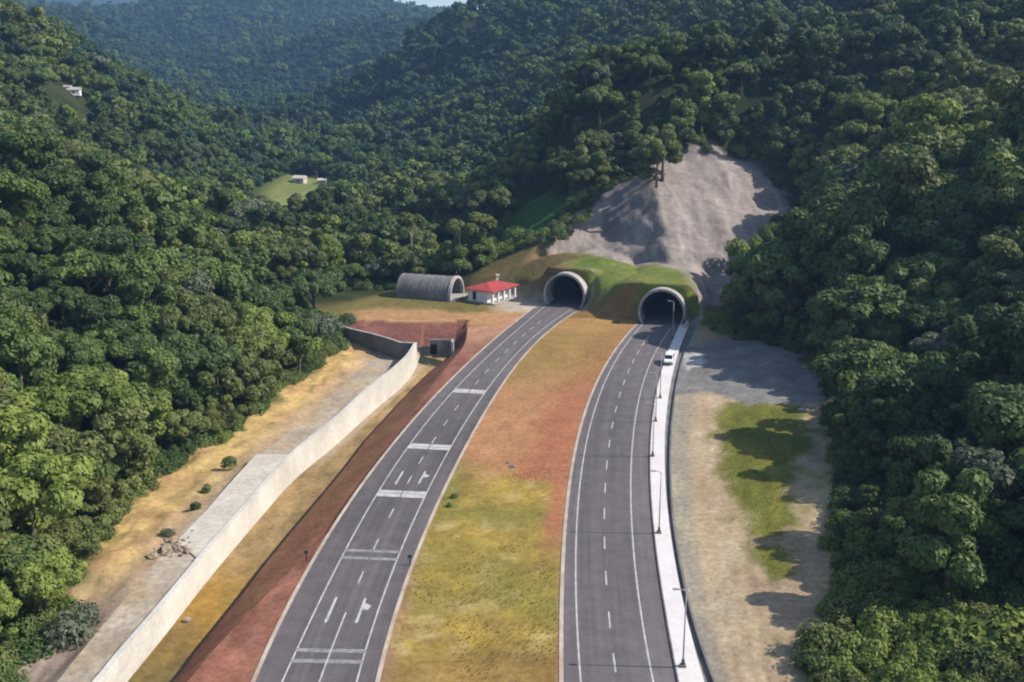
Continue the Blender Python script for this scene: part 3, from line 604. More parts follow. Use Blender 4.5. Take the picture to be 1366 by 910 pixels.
def hut():
    c = at(657, 406, 0); u = np.array([.56, .83]); w = np.array([-.83, .56]); Lu, Lw, H = 10.5, 7.6, 3.0
    rz = math.atan2(u[1], u[0]); root = empty('utility_hut', (c[0], c[1], 0), rz)       # local x along the road side, local y away from road
    tag(root, 'small white utility hut with a red hipped roof and pillared front', 'hut')
    MB().box((Lu / 2, Lw / 2 + .8, H / 2 + .1), (Lu, Lw - 1.6, H)).build('wall', M['white_wall'], root)
    MB().box((Lu / 2, Lw / 2 - .3, .06), (Lu + 1.2, Lw + 1.8, .28)).build('plinth', M['portal'], root)
    rf = MB(); e = .7; zr = H + .12
    b = [(-e, -e, zr), (Lu + e, -e, zr), (Lu + e, Lw + e, zr), (-e, Lw + e, zr)]; t_ = [(p[0], p[1], zr + .16) for p in b]; rd = [(2.9, Lw / 2, zr + 1.25), (Lu - 2.9, Lw / 2, zr + 1.25)]
    rf.add(b + t_ + rd, [(3, 2, 1, 0), (0, 1, 5, 4), (1, 2, 6, 5), (2, 3, 7, 6), (3, 0, 4, 7), (4, 5, 9, 8), (5, 6, 9), (6, 7, 8, 9), (7, 4, 8)])
    roof = rf.build('roof', M['red_roof'], root)
    MB().tube([(2.7, Lw / 2, zr + 1.3), (Lu - 2.7, Lw / 2, zr + 1.3)], .13, 6).build('ridge_cap', M['red_roof'], roof)
    for i in range(5): MB().box((.2 + i * (Lu - .4) / 4, .12, H / 2 + .15), (.42, .42, H - .1)).build('pillar', M['white_wall'], root, bevel=.02)
    MB().box((Lu / 2, .12, H - .05), (Lu + .1, .3, .3)).build('beam', M['white_wall'], root)
    d = MB().box((2.2, 1.57, 1.25), (1.0, .08, 2.1)).build('door', M['steel'], root)
    MB().box((2.55, 1.5, 1.2), (.12, .06, .06)).build('handle', M['dark_steel'], d)
    for x in (4.6, 7.2):
        fr = MB().box((x, 1.57, 1.8), (1.5, .08, 1.1)).build('window', M['white_wall'], root); MB().box((x, 1.52, 1.8), (1.3, .05, .9)).build('pane', M['glass'], fr)
    fr = MB().box((-.03, 5.6, 1.6), (.08, 1.1, 2.2)).build('window', M['grey_concrete'], root); MB().box((-.08, 5.6, 1.6), (.05, .9, 2.0)).build('pane', M['glass'], fr)
hut()
x, y, _ = at(662, 372, 2.0)
st = empty('concrete_post', (x - .3, 273, 0)); tag(st, 'small pale concrete post leaning behind the red hut roof', 'post')
MB().box((0, 0, 2.2), (.9, .9, 4.8), .4, .7).build('shaft', M['concrete'], st, bevel=.05); MB().box((.0, 0, 4.7), (1.0, 1.0, .3), .4).build('cap', M['concrete'], st); st.rotation_euler = (0, R(9), 0)

# ------------------------------------------------------------------ street lamps along the sidewalk
LAMPS = [(911, 889, 'street lamp on the sidewalk at the bottom edge of the photo'), (879, 711, 'street lamp on the sidewalk, second one counting up from the photo bottom'),
         (870.6, 608.5, 'street lamp on the sidewalk, third one counting up from the photo bottom'), (874.5, 562, 'street lamp on the sidewalk casting a long shadow across the road'),
         (880.5, 531, 'street lamp on the sidewalk between the long pole shadow and the white car'), (897, 452, 'street lamp standing in front of the nearer tunnel mouth')]
def lamp_proto(loc, label):
    root = empty('street_lamp', loc); tag(root, label, 'street lamp', 'lamps along the sidewalk'); H = 8.2
    MB().box((0, 0, .12), (.6, .6, .24)).build('base', M['grey_concrete'], root, bevel=.03)
    MB().box((0, 0, .5), (.3, .3, .5)).build('base_box', M['dark_steel'], root, bevel=.02)
    MB().tube([(0, 0, .2), (0, 0, 3), (0, 0, H)], [.09, .08, .055], 10).build('pole', M['steel'], root, True)
    MB().tube([(0, 0, H - .1), (-.2, 0, H + .15), (-.8, 0, H + .25)], [.05, .045, .04], 8).build('arm', M['steel'], root, True)
    hd = MB().box((-1.0, 0, H + .25), (.7, .28, .12)).build('lamp_head', M['steel'], root, bevel=.04)
    MB().box((-1.0, 0, H + .18), (.55, .2, .03)).build('lens', M['lamp_lens'], hd)
    return root
def copy_tree(o, parent=None):
    c = o.copy(); col.objects.link(c); c.parent = parent
    for ch in list(o.children): copy_tree(ch, c)
    return c
l0 = None
for px, py, lab in LAMPS:
    p = at(px, py, .15)
    if l0 is None: l0 = lamp_proto(p, lab); o = l0
    else: o = copy_tree(l0); o.location = p; o['label'] = lab
    d = float(RRr(p[1] + 1) - RRr(p[1] - 1)) / 2; o.rotation_euler.z = -math.atan(d)

# ------------------------------------------------------------------ white car parked on the sidewalk
def car():
    p = at(893.5, 489, 0); y = p[1] + 2.2; x = (float(RRr(y)) + float(SWr(y))) / 2 - .1
    d = float(RRr(y + 1) - RRr(y - 1)) / 2; root = empty('parked_car', (x, y, .15), -math.atan(d)); tag(root, 'white van parked on the sidewalk just before the tunnel, dark windscreen towards camera', 'van')
    prof = [(-2.3, .35), (-2.35, .75), (-2.2, .98), (-1.35, 1.12), (-.72, 1.82), (-.3, 1.92), (2.05, 1.9), (2.3, 1.1), (2.32, .35)]; n = len(prof)   # nose at -y
    v = []
    for s in (-1, 1):
        for yy, z in prof: v.append((s * (.88 if z < 1.15 else .88 - (z - 1.15) * .18), yy, z))
    f = [tuple(range(n)), tuple(range(2 * n - 1, n - 1, -1))] + [(i, n + i, n + (i + 1) % n, (i + 1) % n) for i in range(n)]
    mesh_obj('body', v, [tuple(reversed(k)) for k in f], M['car_white'], root).modifiers.new('bevel', 'BEVEL').width = .06
    def quad(name, pts, mat): mesh_obj(name, pts, [(0, 1, 2, 3)], mat, root)
    quad('windscreen', [(-.76, -1.33, 1.17), (.76, -1.33, 1.17), (.70, -.76, 1.82), (-.70, -.76, 1.82)], M['glass'])
    for s in (-1, 1):
        g = [(s * .893, -1.0, 1.17), (s * .893, 1.9, 1.17), (s * .80, 1.8, 1.72), (s * .80, -.55, 1.72)]
        quad('side_window', g if s > 0 else g[::-1], M['glass'])
        mesh_obj('headlight', MB().box((s * .66, -2.31, .82), (.34, .1, .18)).v, MB().box((0, 0, 0), (1, 1, 1)).f, M['lamp_lens'], root)
        MB().box((s * 1.0, -1.0, 1.22), (.2, .12, .16)).build('mirror', M['car_white'], root)
        for yy in (-1.45, 1.45):
            wv = MB().tube([(s * .7, yy, .33), (s * .9, yy, .33)], .33, 14).build('wheel', M['rubber'], root); MB().tube([(s * .895, yy, .33), (s * .915, yy, .33)], .2, 10).build('rim', M['steel'], wv)
    MB().box((0, -2.36, .5), (1.6, .12, .22)).build('bumper', M['dark_steel'], root, bevel=.03)
car()
bx_, by_, _ = at(915, 436, 0)
b = empty('barrier_block', (bx_, by_, .1), -.3); tag(b, 'low pale concrete barrier beside the nearer tunnel mouth', 'barrier')
MB().box((0, 0, .25), (.8, 4.4, .5)).build('footing', M['concrete'], b, bevel=.04); MB().box((0, 0, .75), (.35, 4.4, .5)).build('upright', M['concrete'], b, bevel=.04)
# ------------------------------------------------------------------ small things beside the roads
def marker(px, py, z, lab):
    p = at(px, py, z); r_ = empty('marker_post', p); tag(r_, lab, 'post')
    MB().box((0, 0, .55), (.16, .16, 1.3), 0, .8).build('shaft', M['dark_steel'], r_); MB().box((0, -.02, 1.15), (.5, .08, .4)).build('plate', M['dark_steel'], r_)
marker(409, 748, -.25, 'dark marker post on the red slope beside the road'); marker(547, 754, 0, 'dark marker post where the grass median meets the road with arrows')
def stone(px, py, z, s, lab, mat=M['stone']):
    p = at(px, py, z); bm = bmesh.new(); bmesh.ops.create_icosphere(bm, subdivisions=2, radius=s)
    for v in bm.verts: v.co *= .75 + .5 * random.random(); v.co.z *= .6
    me = bpy.data.meshes.new('rock'); bm.to_mesh(me); bm.free(); me.materials.append(mat); o = link(bpy.data.objects.new('rock', me)); o.location = p; tag(o, lab, 'rock')
stone(683, 623, .1, .6, 'dark rock on the orange dirt of the median'); stone(678, 618, .1, .35, 'small rock behind the dark rock on the median dirt')
for i, (px, py, s) in enumerate([(250, 827, .45), (222, 733, .8), (238, 727, .5), (252, 735, .6), (203, 742, .7)]):
    stone(px, py, -2.7 if i == 0 else .45, s, ['pale rock on the channel floor beside the wall foot', 'grey rock at the corner of the slab and yellow bank', 'small grey rock lying by the near end of the slab', 'pale rock close to the wall below the slab', 'tan rock on the grey bed below the yellow bank'][i], M['tan_stone'])
stone(1080, 492, .8, 1.5, 'large pale boulder at the edge of the shaded yard', M['portal']); stone(1072, 548, .8, 1.0, 'pale boulder between the yard and the green patch', M['portal'])

rb_ = np.random.default_rng(3); rv, rf_ = [], []
for i in range(90):                                  # broken rubble off the end of the slab
    p = at(228 + rb_.normal(0, 14), 729 + rb_.normal(0, 8), .42); q_ = rb_.uniform(.1, .32); bm = bmesh.new(); bmesh.ops.create_cube(bm, size=q_); k0 = len(rv)
    for v in bm.verts: rv.append(tuple(np.array(p) + np.array(v.co) * rb_.uniform(.6, 1.3, 3)))
    bm.verts.ensure_lookup_table(); rf_ += [tuple(k0 + v.index for v in f.verts) for f in bm.faces]; bm.free()
tag(mesh_obj('rubble', rv, rf_, M['slab']), 'broken concrete rubble off the near end of the slab', 'rubble', kind='stuff').data.materials[0] = M['tan_stone']
# far houses
HOUSES = []
def house(px, py, Y, s, lab, red=False):
    ry = np.arange(250, 1500, 2.0); q = [atY(px, py, k) for k in ry]; hh = height(np.array([k[0] for k in q]), ry)      # first point where the sight line meets the hill
    i = int(np.argmax(np.array([k[2] for k in q]) < hh + s * .35)); x, y, _ = q[i]; z0 = float(hh[i]) - .4; z = z0 + s * .5; print(lab, round(y), round(z0)); HOUSES.append((x, y)); root = empty('far_house', (x, y, z0), random.uniform(-.4, .4)); tag(root, lab, 'house', 'small houses far up the valley')
    h = z - z0; MB().box((0, 0, h / 2), (s, s * .8, h)).build('wall', M['white_wall'] if not red else M['slab'], root)
    MB().add([(-s * .56, -s * .48, h), (s * .56, -s * .48, h), (s * .56, s * .48, h), (-s * .56, s * .48, h), (-s * .56, 0, h + s * .22), (s * .56, 0, h + s * .22)], [(3, 2, 1, 0), (0, 1, 5, 4), (2, 3, 4, 5), (1, 2, 5), (3, 0, 4)]).build('roof', M['portal'] if not red else M['slab'], root)
    w_ = MB().box((0, -s * .4, h * .6), (s * .18, .1, h * .3)).build('window', M['glass'], root)
house(99, 122, 500, 5, 'white house high on the forested hillside at the photo top')
house(90, 116, 505, 3, 'small white outbuilding just above the white hillside house')
house(400, 239, 552, 6, 'pale roofed house in the valley field, wider of two', True); house(430, 241, 545, 4.5, 'pale roofed house at the far end of the valley field', True)

# ------------------------------------------------------------------ trees
def crown_mesh(name, seed, Rx=4.6, Hc=8.0, z0=2.0, lobes=13, leaves=7600, ls=.32, kind='round'):
    """leaf faces spread over many uneven clumps, with gaps between the clumps; tree about 11 m tall"""
    g = np.random.default_rng(seed); L = []
    for i in range(lobes):
        a = g.random() * 6.283 + i * 2.4; u = g.random() ** .5 if i else 0; h = g.random()
        if kind == 'round': r = Rx * u * (1 - .45 * h); z = z0 + Hc * (.15 + .72 * h) - .12 * r; s = g.uniform(.85, 1.95)
        elif kind == 'tall': r = Rx * .62 * u; z = z0 + Hc * 1.35 * h; s = g.uniform(1.0, 1.9)
        elif kind == 'cone': r = Rx * .8 * u * (1 - h); z = z0 - 1 + Hc * 1.5 * h; s = 1.9 * (1 - .65 * h)
        else: r = Rx * 1.15 * u; z = z0 + Hc * (.55 + .3 * (1 - u * u)) + g.uniform(-.6, .6); s = g.uniform(.85, 1.9)      # spreading
        L.append((r * math.cos(a), r * math.sin(a), z, s, s * g.uniform(.65, .9)))
    L = np.array(L); w = L[:, 3] ** 2; k = g.choice(lobes, leaves, p=w / w.sum()); d = g.normal(size=(leaves, 3)); d[:, 2] += .25; d /= np.linalg.norm(d, axis=1)[:, None]
    rad = g.uniform(.62, 1.08, leaves) ** .7
    c = L[k, :3] + d * np.stack([L[k, 3], L[k, 3], L[k, 4]], 1) * rad[:, None]
    nrm = d + g.normal(size=(leaves, 3)) * .45 + np.array((0, 0, .35)); nrm /= np.linalg.norm(nrm, axis=1)[:, None]
    t1 = np.cross(nrm, g.normal(size=(leaves, 3))); t1 /= np.linalg.norm(t1, axis=1)[:, None]; t2 = np.cross(nrm, t1)
    sz = ls * g.uniform(.55, 1.35, leaves)[:, None]; q = .62
    V = np.stack([c - t1 * sz * .9, c - t2 * sz * q, c + t1 * sz * .9 + nrm * sz * .15, c + t2 * sz * q], 1).reshape(-1, 3)
    me = bpy.data.meshes.new(name); me.vertices.add(len(V)); me.vertices.foreach_set('co', V.astype(np.float32).ravel())
    me.loops.add(len(V)); me.loops.foreach_set('vertex_index', np.arange(len(V), dtype=np.int32)); me.polygons.add(leaves); me.polygons.foreach_set('loop_start', (np.arange(leaves) * 4).astype(np.int32))
    me.update(calc_edges=True); return me
def trunk_mesh(name, seed, H=8.5, r=.28, kind='round'):
    g = random.Random(seed); m = MB(); b = (g.uniform(-.4, .4), g.uniform(-.4, .4))
    m.tube([(0, 0, -1.5), (0, 0, .4), (b[0] * .5, b[1] * .5, H * .45), (b[0], b[1], H)], [r * 1.5, r * 1.1, r * .75, r * .25], 7)
    for i in range(5):
        a = i * 1.3 + g.random(); h = H * g.uniform(.35, .75); l = g.uniform(1.6, 3.0)
        m.tube([(b[0] * h / H, b[1] * h / H, h), (math.cos(a) * l * .6, math.sin(a) * l * .6, h + l * .5), (math.cos(a) * l, math.sin(a) * l, h + l)], [r * .5, r * .33, r * .12], 5)
    me = bpy.data.meshes.new(name); me.from_pydata(m.v, [], m.f); me.update(); return me
KINDS = ['round', 'round', 'round', 'spread', 'spread', 'tall', 'cone']
CROWN = {}
for i, k in enumerate(KINDS):
    me = crown_mesh('crown', 100 + i, kind=k, lobes=18 + i % 4 * 4)
    tm = trunk_mesh('trunk', 40 + i)
    tm.materials.append(M['bark']); CROWN[i] = (me, tm, {})
def crown_of(i, colour):
    me, tm, d = CROWN[i]
    if colour not in d: c = me.copy(); c.materials.append(LEAF[colour]); d[colour] = c
    return d[colour]
# candidate places: jittered grid over the hills, none on the road corridor or the cleared ground
def scatter(x0, x1, y0, y1, s):
    gx, gy = np.meshgrid(np.arange(x0, x1, s), np.arange(y0, y1, s)); gx = gx + (np.arange(gx.shape[0]) % 2)[:, None] * s / 2
    return (gx + RNG.uniform(-.38, .38, gx.shape) * s).ravel(), (gy + RNG.uniform(-.38, .38, gy.shape) * s).ravel()
PX, PY, PS = [], [], []
for (a, b, c, d, s, sc) in ((-150, 150, 62, 240, 5.0, 1.0), (-200, 220, 240, 420, 5.8, 1.0), (-420, 420, 420, 800, 7.0, 1.05), (-800, 800, 800, 1400, 9.0, 1.2), (-1200, 1200, 1400, 2420, 12.0, 1.5)):
    x, y = scatter(a, b, c, d, s); PX.append(x); PY.append(y); PS.append(np.full(x.shape, sc))
PX, PY, PS = map(np.concatenate, (PX, PY, PS))
view = np.abs(PX) < PY * .56 + 25
PX, PY, PS = PX[view], PY[view], PS[view]
fx, _ = F_(PY); rx, _ = RF_(PY)
ok = ~((PX > fx - .6) & (PX < rx + 1.2 + 3.2 * (1 - sst(112, 140, PY))) & (PY < 243))
ok &= sdf(SCAR, PX, PY) > 1.0
cpx, cpy, _d = proj(PX, PY, height(PX, PY) + 5.5)     # keep the bare slope, the sheds and the field clear of crowns standing in front of them
CLEARPX = [(715, 330), (750, 262), (798, 240), (880, 206), (1012, 210), (1060, 262), (1044, 314), (996, 340), (972, 395), (950, 432), (905, 440), (880, 380), (760, 350)]
ok &= ~((sdf(CLEARPX, cpx, cpy) < FPX / _d * 5.6) & (PY < 300) & (PY > 150) & (PX > 20))
ok &= ~((sdf([(335, 240), (390, 230), (446, 228), (458, 268), (410, 284), (330, 276)], cpx, cpy) < 0) & (PY > 300) & (PY < 600))
for hx, hy in HOUSES:                                # gardens: no crowns between a house and the camera
    dd = math.hypot(hx, hy); al_ = (PX * hx + PY * hy) / dd; la_ = np.abs(PX * hy - PY * hx) / dd; ok &= ~((la_ < 6.5) & (al_ < dd + 4) & (al_ > dd - 48))
ok &= sdf(MOUND, PX, PY) > 1.0
ok &= sdf(PLAT, PX, PY) > 1.5
ok &= sdf(MEAD, PX, PY) > 2
HANG = [(-70, 250), (-40, 243), (-6, 262), (0, 292), (-26, 284), (-50, 280)]
ok &= sdf(HANG, PX, PY) > 0
FIELD = [atY(*p)[:2] for p in [(335, 247, 500), (388, 235, 572), (440, 234, 578), (452, 255, 485), (355, 264, 455)]]
ok &= sdf(FIELD, PX, PY) > 0
ok &= ~((PX > 25) & (PY < 101) & (PX < 105))           # low bushes only, bottom right corner
PX, PY, PS = PX[ok], PY[ok], PS[ok]
NOSE = np.array([atY(*p)[:2] for p in [(862, 236, 304), (876, 246, 299), (884, 232, 306), (908, 206, 324), (838, 222, 322), (934, 200, 328), (800, 234, 322)]])
PX = np.append(PX, NOSE[:, 0]); PY = np.append(PY, NOSE[:, 1]); PS = np.append(PS, [1.0, .8, 1.1, .9, 1.0, .8, .9]); PZ = height(PX, PY)
size = PS * (.58 + .85 * RNG.random(len(PX)) ** 1.7) * (1 - .28 * (vnoise(PX / 19, PY / 19) > .72))
edge_d = np.where(PY < 243, np.minimum(np.abs(PX - F_(PY)[0]), np.abs(PX - RF_(PY)[0])), 20)
size *= np.where(edge_d < 5, .75, 1.0) * np.where((PX > 0) & (PY < 138) & (edge_d < 11), .72, 1.0) * np.where((PX > 40) & (PY > 185) & (PY < 260) & (edge_d > 3), 1.55, 1.0)
u_, v__, d_ = proj(PX, PY, PZ + 5.5 * size); keep_ = ~((sdf(CLEARPX, u_, v__) < FPX / d_ * 4.3 * size) & (PY < 300) & (PY > 150) & (PX > 20)); keep_[-7:] = True
PX, PY, PS, PZ, size, edge_d = (q[keep_] for q in (PX, PY, PS, PZ, size, edge_d))
kidx = RNG.integers(0, len(KINDS), len(PX)); rot = RNG.uniform(0, 6.283, len(PX))
far_c = PY > 520
kidx = np.where((kidx == 6) & (PY < 300), 3, kidx)
# colour by stand: broad patches plus individual chance
pn = fbm(PX / 38 + 4, PY / 38 + 8, 3) + RNG.normal(0, .09, len(PX)) + np.where((PX < -25) & (PY < 300), .045, 0) + np.where((PX > 55) & (PY > 170) & (PY < 420), .10, 0); COLS = list(LEAF)
cidx = np.select([pn < .44, pn < .56, pn < .63, pn < .70], [0, 1, 2, 3], 2)
cidx = np.where(RNG.random(len(PX)) < .045, 4, cidx); cidx = np.where(far_c & (cidx > 1), 1, cidx); cidx = np.where((PY > 420) & (RNG.random(len(PX)) < np.where(PY > 720, .75, .25)), 5, cidx)  # distant trees go blue green: haze painted into the leaf colour
# which trees show largest: splat crowns front to back into a coarse buffer
BW, BH = 342, 228; buf = np.zeros((BH, BW), bool); area = np.zeros(len(PX), int)
u, v_, dep = proj(PX, PY, PZ + 6.5 * size); rr_ = FPX / dep * 4.4 * size / 4
order = np.argsort(dep); YY, XX = np.mgrid[0:BH, 0:BW]
for i in order[:9000]:
    cx, cy, r = u[i] / 4, v_[i] / 4, rr_[i]
    if cx < -r or cx > BW + r or cy < -r or cy > BH + r: continue
    x0, x1, y0, y1 = max(int(cx - r), 0), min(int(cx + r) + 2, BW), max(int(cy - r), 0), min(int(cy + r) + 2, BH)
    if x1 <= x0 or y1 <= y0: continue
    mk = (XX[y0:y1, x0:x1] - cx) ** 2 + (YY[y0:y1, x0:x1] - cy) ** 2 < r * r; sub = buf[y0:y1, x0:x1]
    area[i] = int((mk & ~sub).sum()); sub |= mk
NIND = 290
ind = np.argsort(-area)[:NIND]; ind_set = np.zeros(len(PX), bool); ind_set[ind] = True
KW = {'round': 'rounded', 'spread': 'spreading', 'tall': 'tall narrow', 'cone': 'pointed'}
def zone(i):
    x, y, ed = PX[i], PY[i], edge_d[i]
    if y < 243 and x < 0:
        if ed < 7: return 'along the yellow bank', 'trees along the yellow bank'
        return 'on the slope across the channel', 'trees across the channel'
    if y < 243:
        if ed < 7: return 'edging the tan field', 'trees edging the tan field'
        return 'behind the tan field', 'trees of the hillside behind the tan field'
    if x > 60: return 'beside the bare slope', 'trees of the hill beside the bare slope'
    if x > 5: return 'on the ridge over the tunnels', 'trees of the ridge over the tunnels'
    return 'in the woods behind the shed', 'trees behind the vaulted shed'
SZ = lambda s: 'small ' if s < .75 else ('large ' if s > 1.12 else '')
lab_of = {}; ORD = 'second third fourth fifth sixth seventh eighth ninth tenth eleventh twelfth'.split()
for i in ind[np.argsort(dep[ind])]:
    k = int(kidx[i]); cname = COLS[cidx[i]]; z_, gname = zone(i)
    root = empty('broadleaf_tree' if KINDS[k] != 'cone' else 'conical_tree', (PX[i], PY[i], PZ[i]), rot[i]); s = float(size[i]); root.scale = (s, s, s * (.9 + .25 * ((i * 7919) % 97) / 97))
    lab_of.setdefault(f'{SZ(s)}{cname} {KW[KINDS[k]]} tree {z_}', []).append((v_[i], root)); tag(root, None, 'tree', gname)
    link(bpy.data.objects.new('trunk', CROWN[k][1]), root); link(bpy.data.objects.new('crown', crown_of(k, cname)), root)
for base_, lst in lab_of.items():                    # alike trees of one stand are told apart by their place in it
    lst.sort(key=lambda q: q[0]); n = len(lst)
    for j, (_, o) in enumerate(lst):
        if n == 1: o['label'] = base_
        elif j == 0: o['label'] = base_ + (', topmost' if n > 2 else ', upper of the two')
        elif j == n - 1: o['label'] = base_ + (', lowest' if n > 2 else ', lower of the two')
        elif j < (n + 1) // 2: o['label'] = base_ + f', {ORD[min(j - 1, 10)]} from the top'
        else: o['label'] = base_ + f', {ORD[min(n - 2 - j, 10)]} from the bottom'
for px, py, Y_, H_, lab in ((548, 322, 292, 19, 'tall slender tree with a bare pale trunk standing out of the woods behind the shed'), (612, 328, 288, 15, 'thin pale stemmed tree right behind the red roofed hut'),
                          (640, 322, 292, 14, 'thin pale stemmed tree between the hut and the shaded meadow')):
    x_, y_, _ = atY(px, py, Y_); z_ = hz(x_, y_); root = empty('slender_tree', (x_, y_, z_)); tag(root, lab, 'tree', 'pale stemmed trees behind the shed')
    m = MB(); m.tube([(0, 0, -1), (.15, 0, H_ * .5), (.3, .1, H_)], [.3, .22, .1], 7)
    for a_ in (.5, 2.6, 4.5): m.tube([(.2, 0, H_ * .72), (1.2 * math.cos(a_), 1.2 * math.sin(a_), H_ * .84), (2.0 * math.cos(a_), 2.0 * math.sin(a_), H_ * .92)], [.1, .07, .03], 5)
    m.build('trunk', M['pale_bark'], root); cm = crown_mesh('crown', int(px), Rx=3.4, Hc=4.2, z0=H_ - 3.6, lobes=12, leaves=2200, ls=.4, kind='spread'); cm.materials.append(LEAF['olive green']); link(bpy.data.objects.new('crown', cm), root)
# the rest of the forest: one object, leaf crowns instanced on its points
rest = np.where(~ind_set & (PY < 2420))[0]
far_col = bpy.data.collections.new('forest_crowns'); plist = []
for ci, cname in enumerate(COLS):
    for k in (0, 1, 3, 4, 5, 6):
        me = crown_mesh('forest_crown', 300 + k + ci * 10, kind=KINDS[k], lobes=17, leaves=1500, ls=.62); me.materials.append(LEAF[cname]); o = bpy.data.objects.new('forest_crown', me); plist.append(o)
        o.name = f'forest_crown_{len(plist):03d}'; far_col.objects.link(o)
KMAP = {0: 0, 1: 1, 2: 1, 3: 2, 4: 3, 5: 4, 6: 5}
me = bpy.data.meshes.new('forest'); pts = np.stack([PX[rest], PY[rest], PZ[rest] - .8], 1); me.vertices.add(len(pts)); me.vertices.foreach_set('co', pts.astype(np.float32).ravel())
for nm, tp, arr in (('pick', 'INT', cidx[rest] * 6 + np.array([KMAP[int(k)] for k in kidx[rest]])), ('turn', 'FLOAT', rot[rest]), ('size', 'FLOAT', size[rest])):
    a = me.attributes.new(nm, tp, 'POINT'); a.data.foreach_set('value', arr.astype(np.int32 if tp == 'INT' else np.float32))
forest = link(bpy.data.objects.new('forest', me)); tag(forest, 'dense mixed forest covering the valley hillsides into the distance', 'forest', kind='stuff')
def instancer(obj, collection, name):
    ng = bpy.data.node_groups.new(name, 'GeometryNodeTree'); ng.interface.new_socket('Geometry', in_out='INPUT', socket_type='NodeSocketGeometry'); ng.interface.new_socket('Geometry', in_out='OUTPUT', socket_type='NodeSocketGeometry')
    A = lambda t: ng.nodes.new(t); gi, go = A('NodeGroupInput'), A('NodeGroupOutput'); ci = A('GeometryNodeCollectionInfo'); ci.inputs['Collection'].default_value = collection
    ci.inputs['Separate Children'].default_value = True; ci.inputs['Reset Children'].default_value = True
    ip = A('GeometryNodeInstanceOnPoints'); ip.inputs['Pick Instance'].default_value = True
    at_ = lambda n, t: (lambda q: (setattr(q, 'data_type', t), q.inputs['Name'].__setattr__('default_value', n), q)[2])(A('GeometryNodeInputNamedAttribute'))
    p, t, s = at_('pick', 'INT'), at_('turn', 'FLOAT'), at_('size', 'FLOAT'); cx = A('ShaderNodeCombineXYZ'); ng.links.new(t.outputs[0], cx.inputs[2])
    ng.links.new(gi.outputs[0], ip.inputs['Points']); ng.links.new(ci.outputs[0], ip.inputs['Instance']); ng.links.new(p.outputs[0], ip.inputs['Instance Index']); ng.links.new(cx.outputs[0], ip.inputs['Rotation']); ng.links.new(s.outputs[0], ip.inputs['Scale'])
    ng.links.new(ip.outputs[0], go.inputs[0]); m = obj.modifiers.new(name, 'NODES'); m.node_group = ng
instancer(forest, far_col, 'forest_points')
print('trees', len(PX), 'rest', len(rest), 'min area', area[ind].min())

# ------------------------------------------------------------------ undergrowth, shrubs, grass
def near_poly(poly, x, y, a, b): d = sdf(poly, x, y); return (d > a) & (d < b)
ux, uy = scatter(-110, 110, 62, 330, 1.9); fx, _ = F_(uy); rx, _ = RF_(uy); n1 = fbm(ux / 5, uy / 5)
c_ = (uy < 243)
okl = c_ & (ux < fx + .8 - 2.0 * (n1 - .4)) & (ux > fx - 9); okr = c_ & (ux > rx - 1.0 + 3 * (n1 - .4)) & (ux < rx + 9) & (uy > 92)
okc = (ux > 26) & (ux < 100) & (uy < 108) & (ux > at(1085, 900, .8)[0] + (uy - 88) * .3)
oks = (near_poly(SCAR, ux, uy, -2.5 + 4 * 0, 5) & (n1 > .42)) | (near_poly(HANG, ux, uy, -1, 8)) | near_poly(MEAD, ux, uy, -3, 6) & (n1 > .4)
oks &= (sdf(MOUND, ux, uy) > 0) & (sdf(PLAT, ux, uy) > 0) & (uy > 240)
kk = okl | okr | okc | oks; ux, uy = ux[kk], uy[kk]; uz = height(ux, uy); okc = okc[kk]
und_col = bpy.data.collections.new('undergrowth_clumps'); UC = ['mid green', 'olive green', 'yellow green', 'dark green']
def bush_mesh(seed, leaves=900, s=1.0, ls=.22):
    me = crown_mesh('bush', seed, Rx=1.3 * s, Hc=1.5 * s, z0=.1, lobes=6, leaves=leaves, ls=ls)
    V = np.empty(len(me.vertices) * 3, np.float32); me.vertices.foreach_get('co', V); V = V.reshape(-1, 3); V[:, :2] *= .75; V[:, 2] = np.abs(V[:, 2]) * .8; me.vertices.foreach_set('co', V.ravel()); me.update(); return me
for ci, c in enumerate(UC):
    for k in range(2):
        me = bush_mesh(700 + ci * 5 + k); me.materials.append(LEAF[c]); o = bpy.data.objects.new(f'undergrowth_clump_{ci * 2 + k:03d}', me); und_col.objects.link(o)
me = bpy.data.meshes.new('undergrowth'); me.vertices.add(len(ux)); me.vertices.foreach_set('co', np.stack([ux, uy, uz - .2], 1).astype(np.float32).ravel())
un = fbm(ux / 9 + 3, uy / 9); uc = np.select([un < .42, un < .52, un < .6], [3, 0, 1], 2); uc = np.where(okc, np.where(un < .5, 1, 2), uc)
for nm, tp, arr in (('pick', 'INT', uc * 2 + RNG.integers(0, 2, len(ux))), ('turn', 'FLOAT', RNG.uniform(0, 6.28, len(ux))), ('size', 'FLOAT', RNG.uniform(.5, 1.35, len(ux)))):
    a = me.attributes.new(nm, tp, 'POINT'); a.data.foreach_set('value', arr.astype(np.int32 if tp == 'INT' else np.float32))
und = link(bpy.data.objects.new('undergrowth', me)); tag(und, 'low green undergrowth along the forest edges and cleared ground', 'undergrowth', kind='stuff'); instancer(und, und_col, 'undergrowth_points')

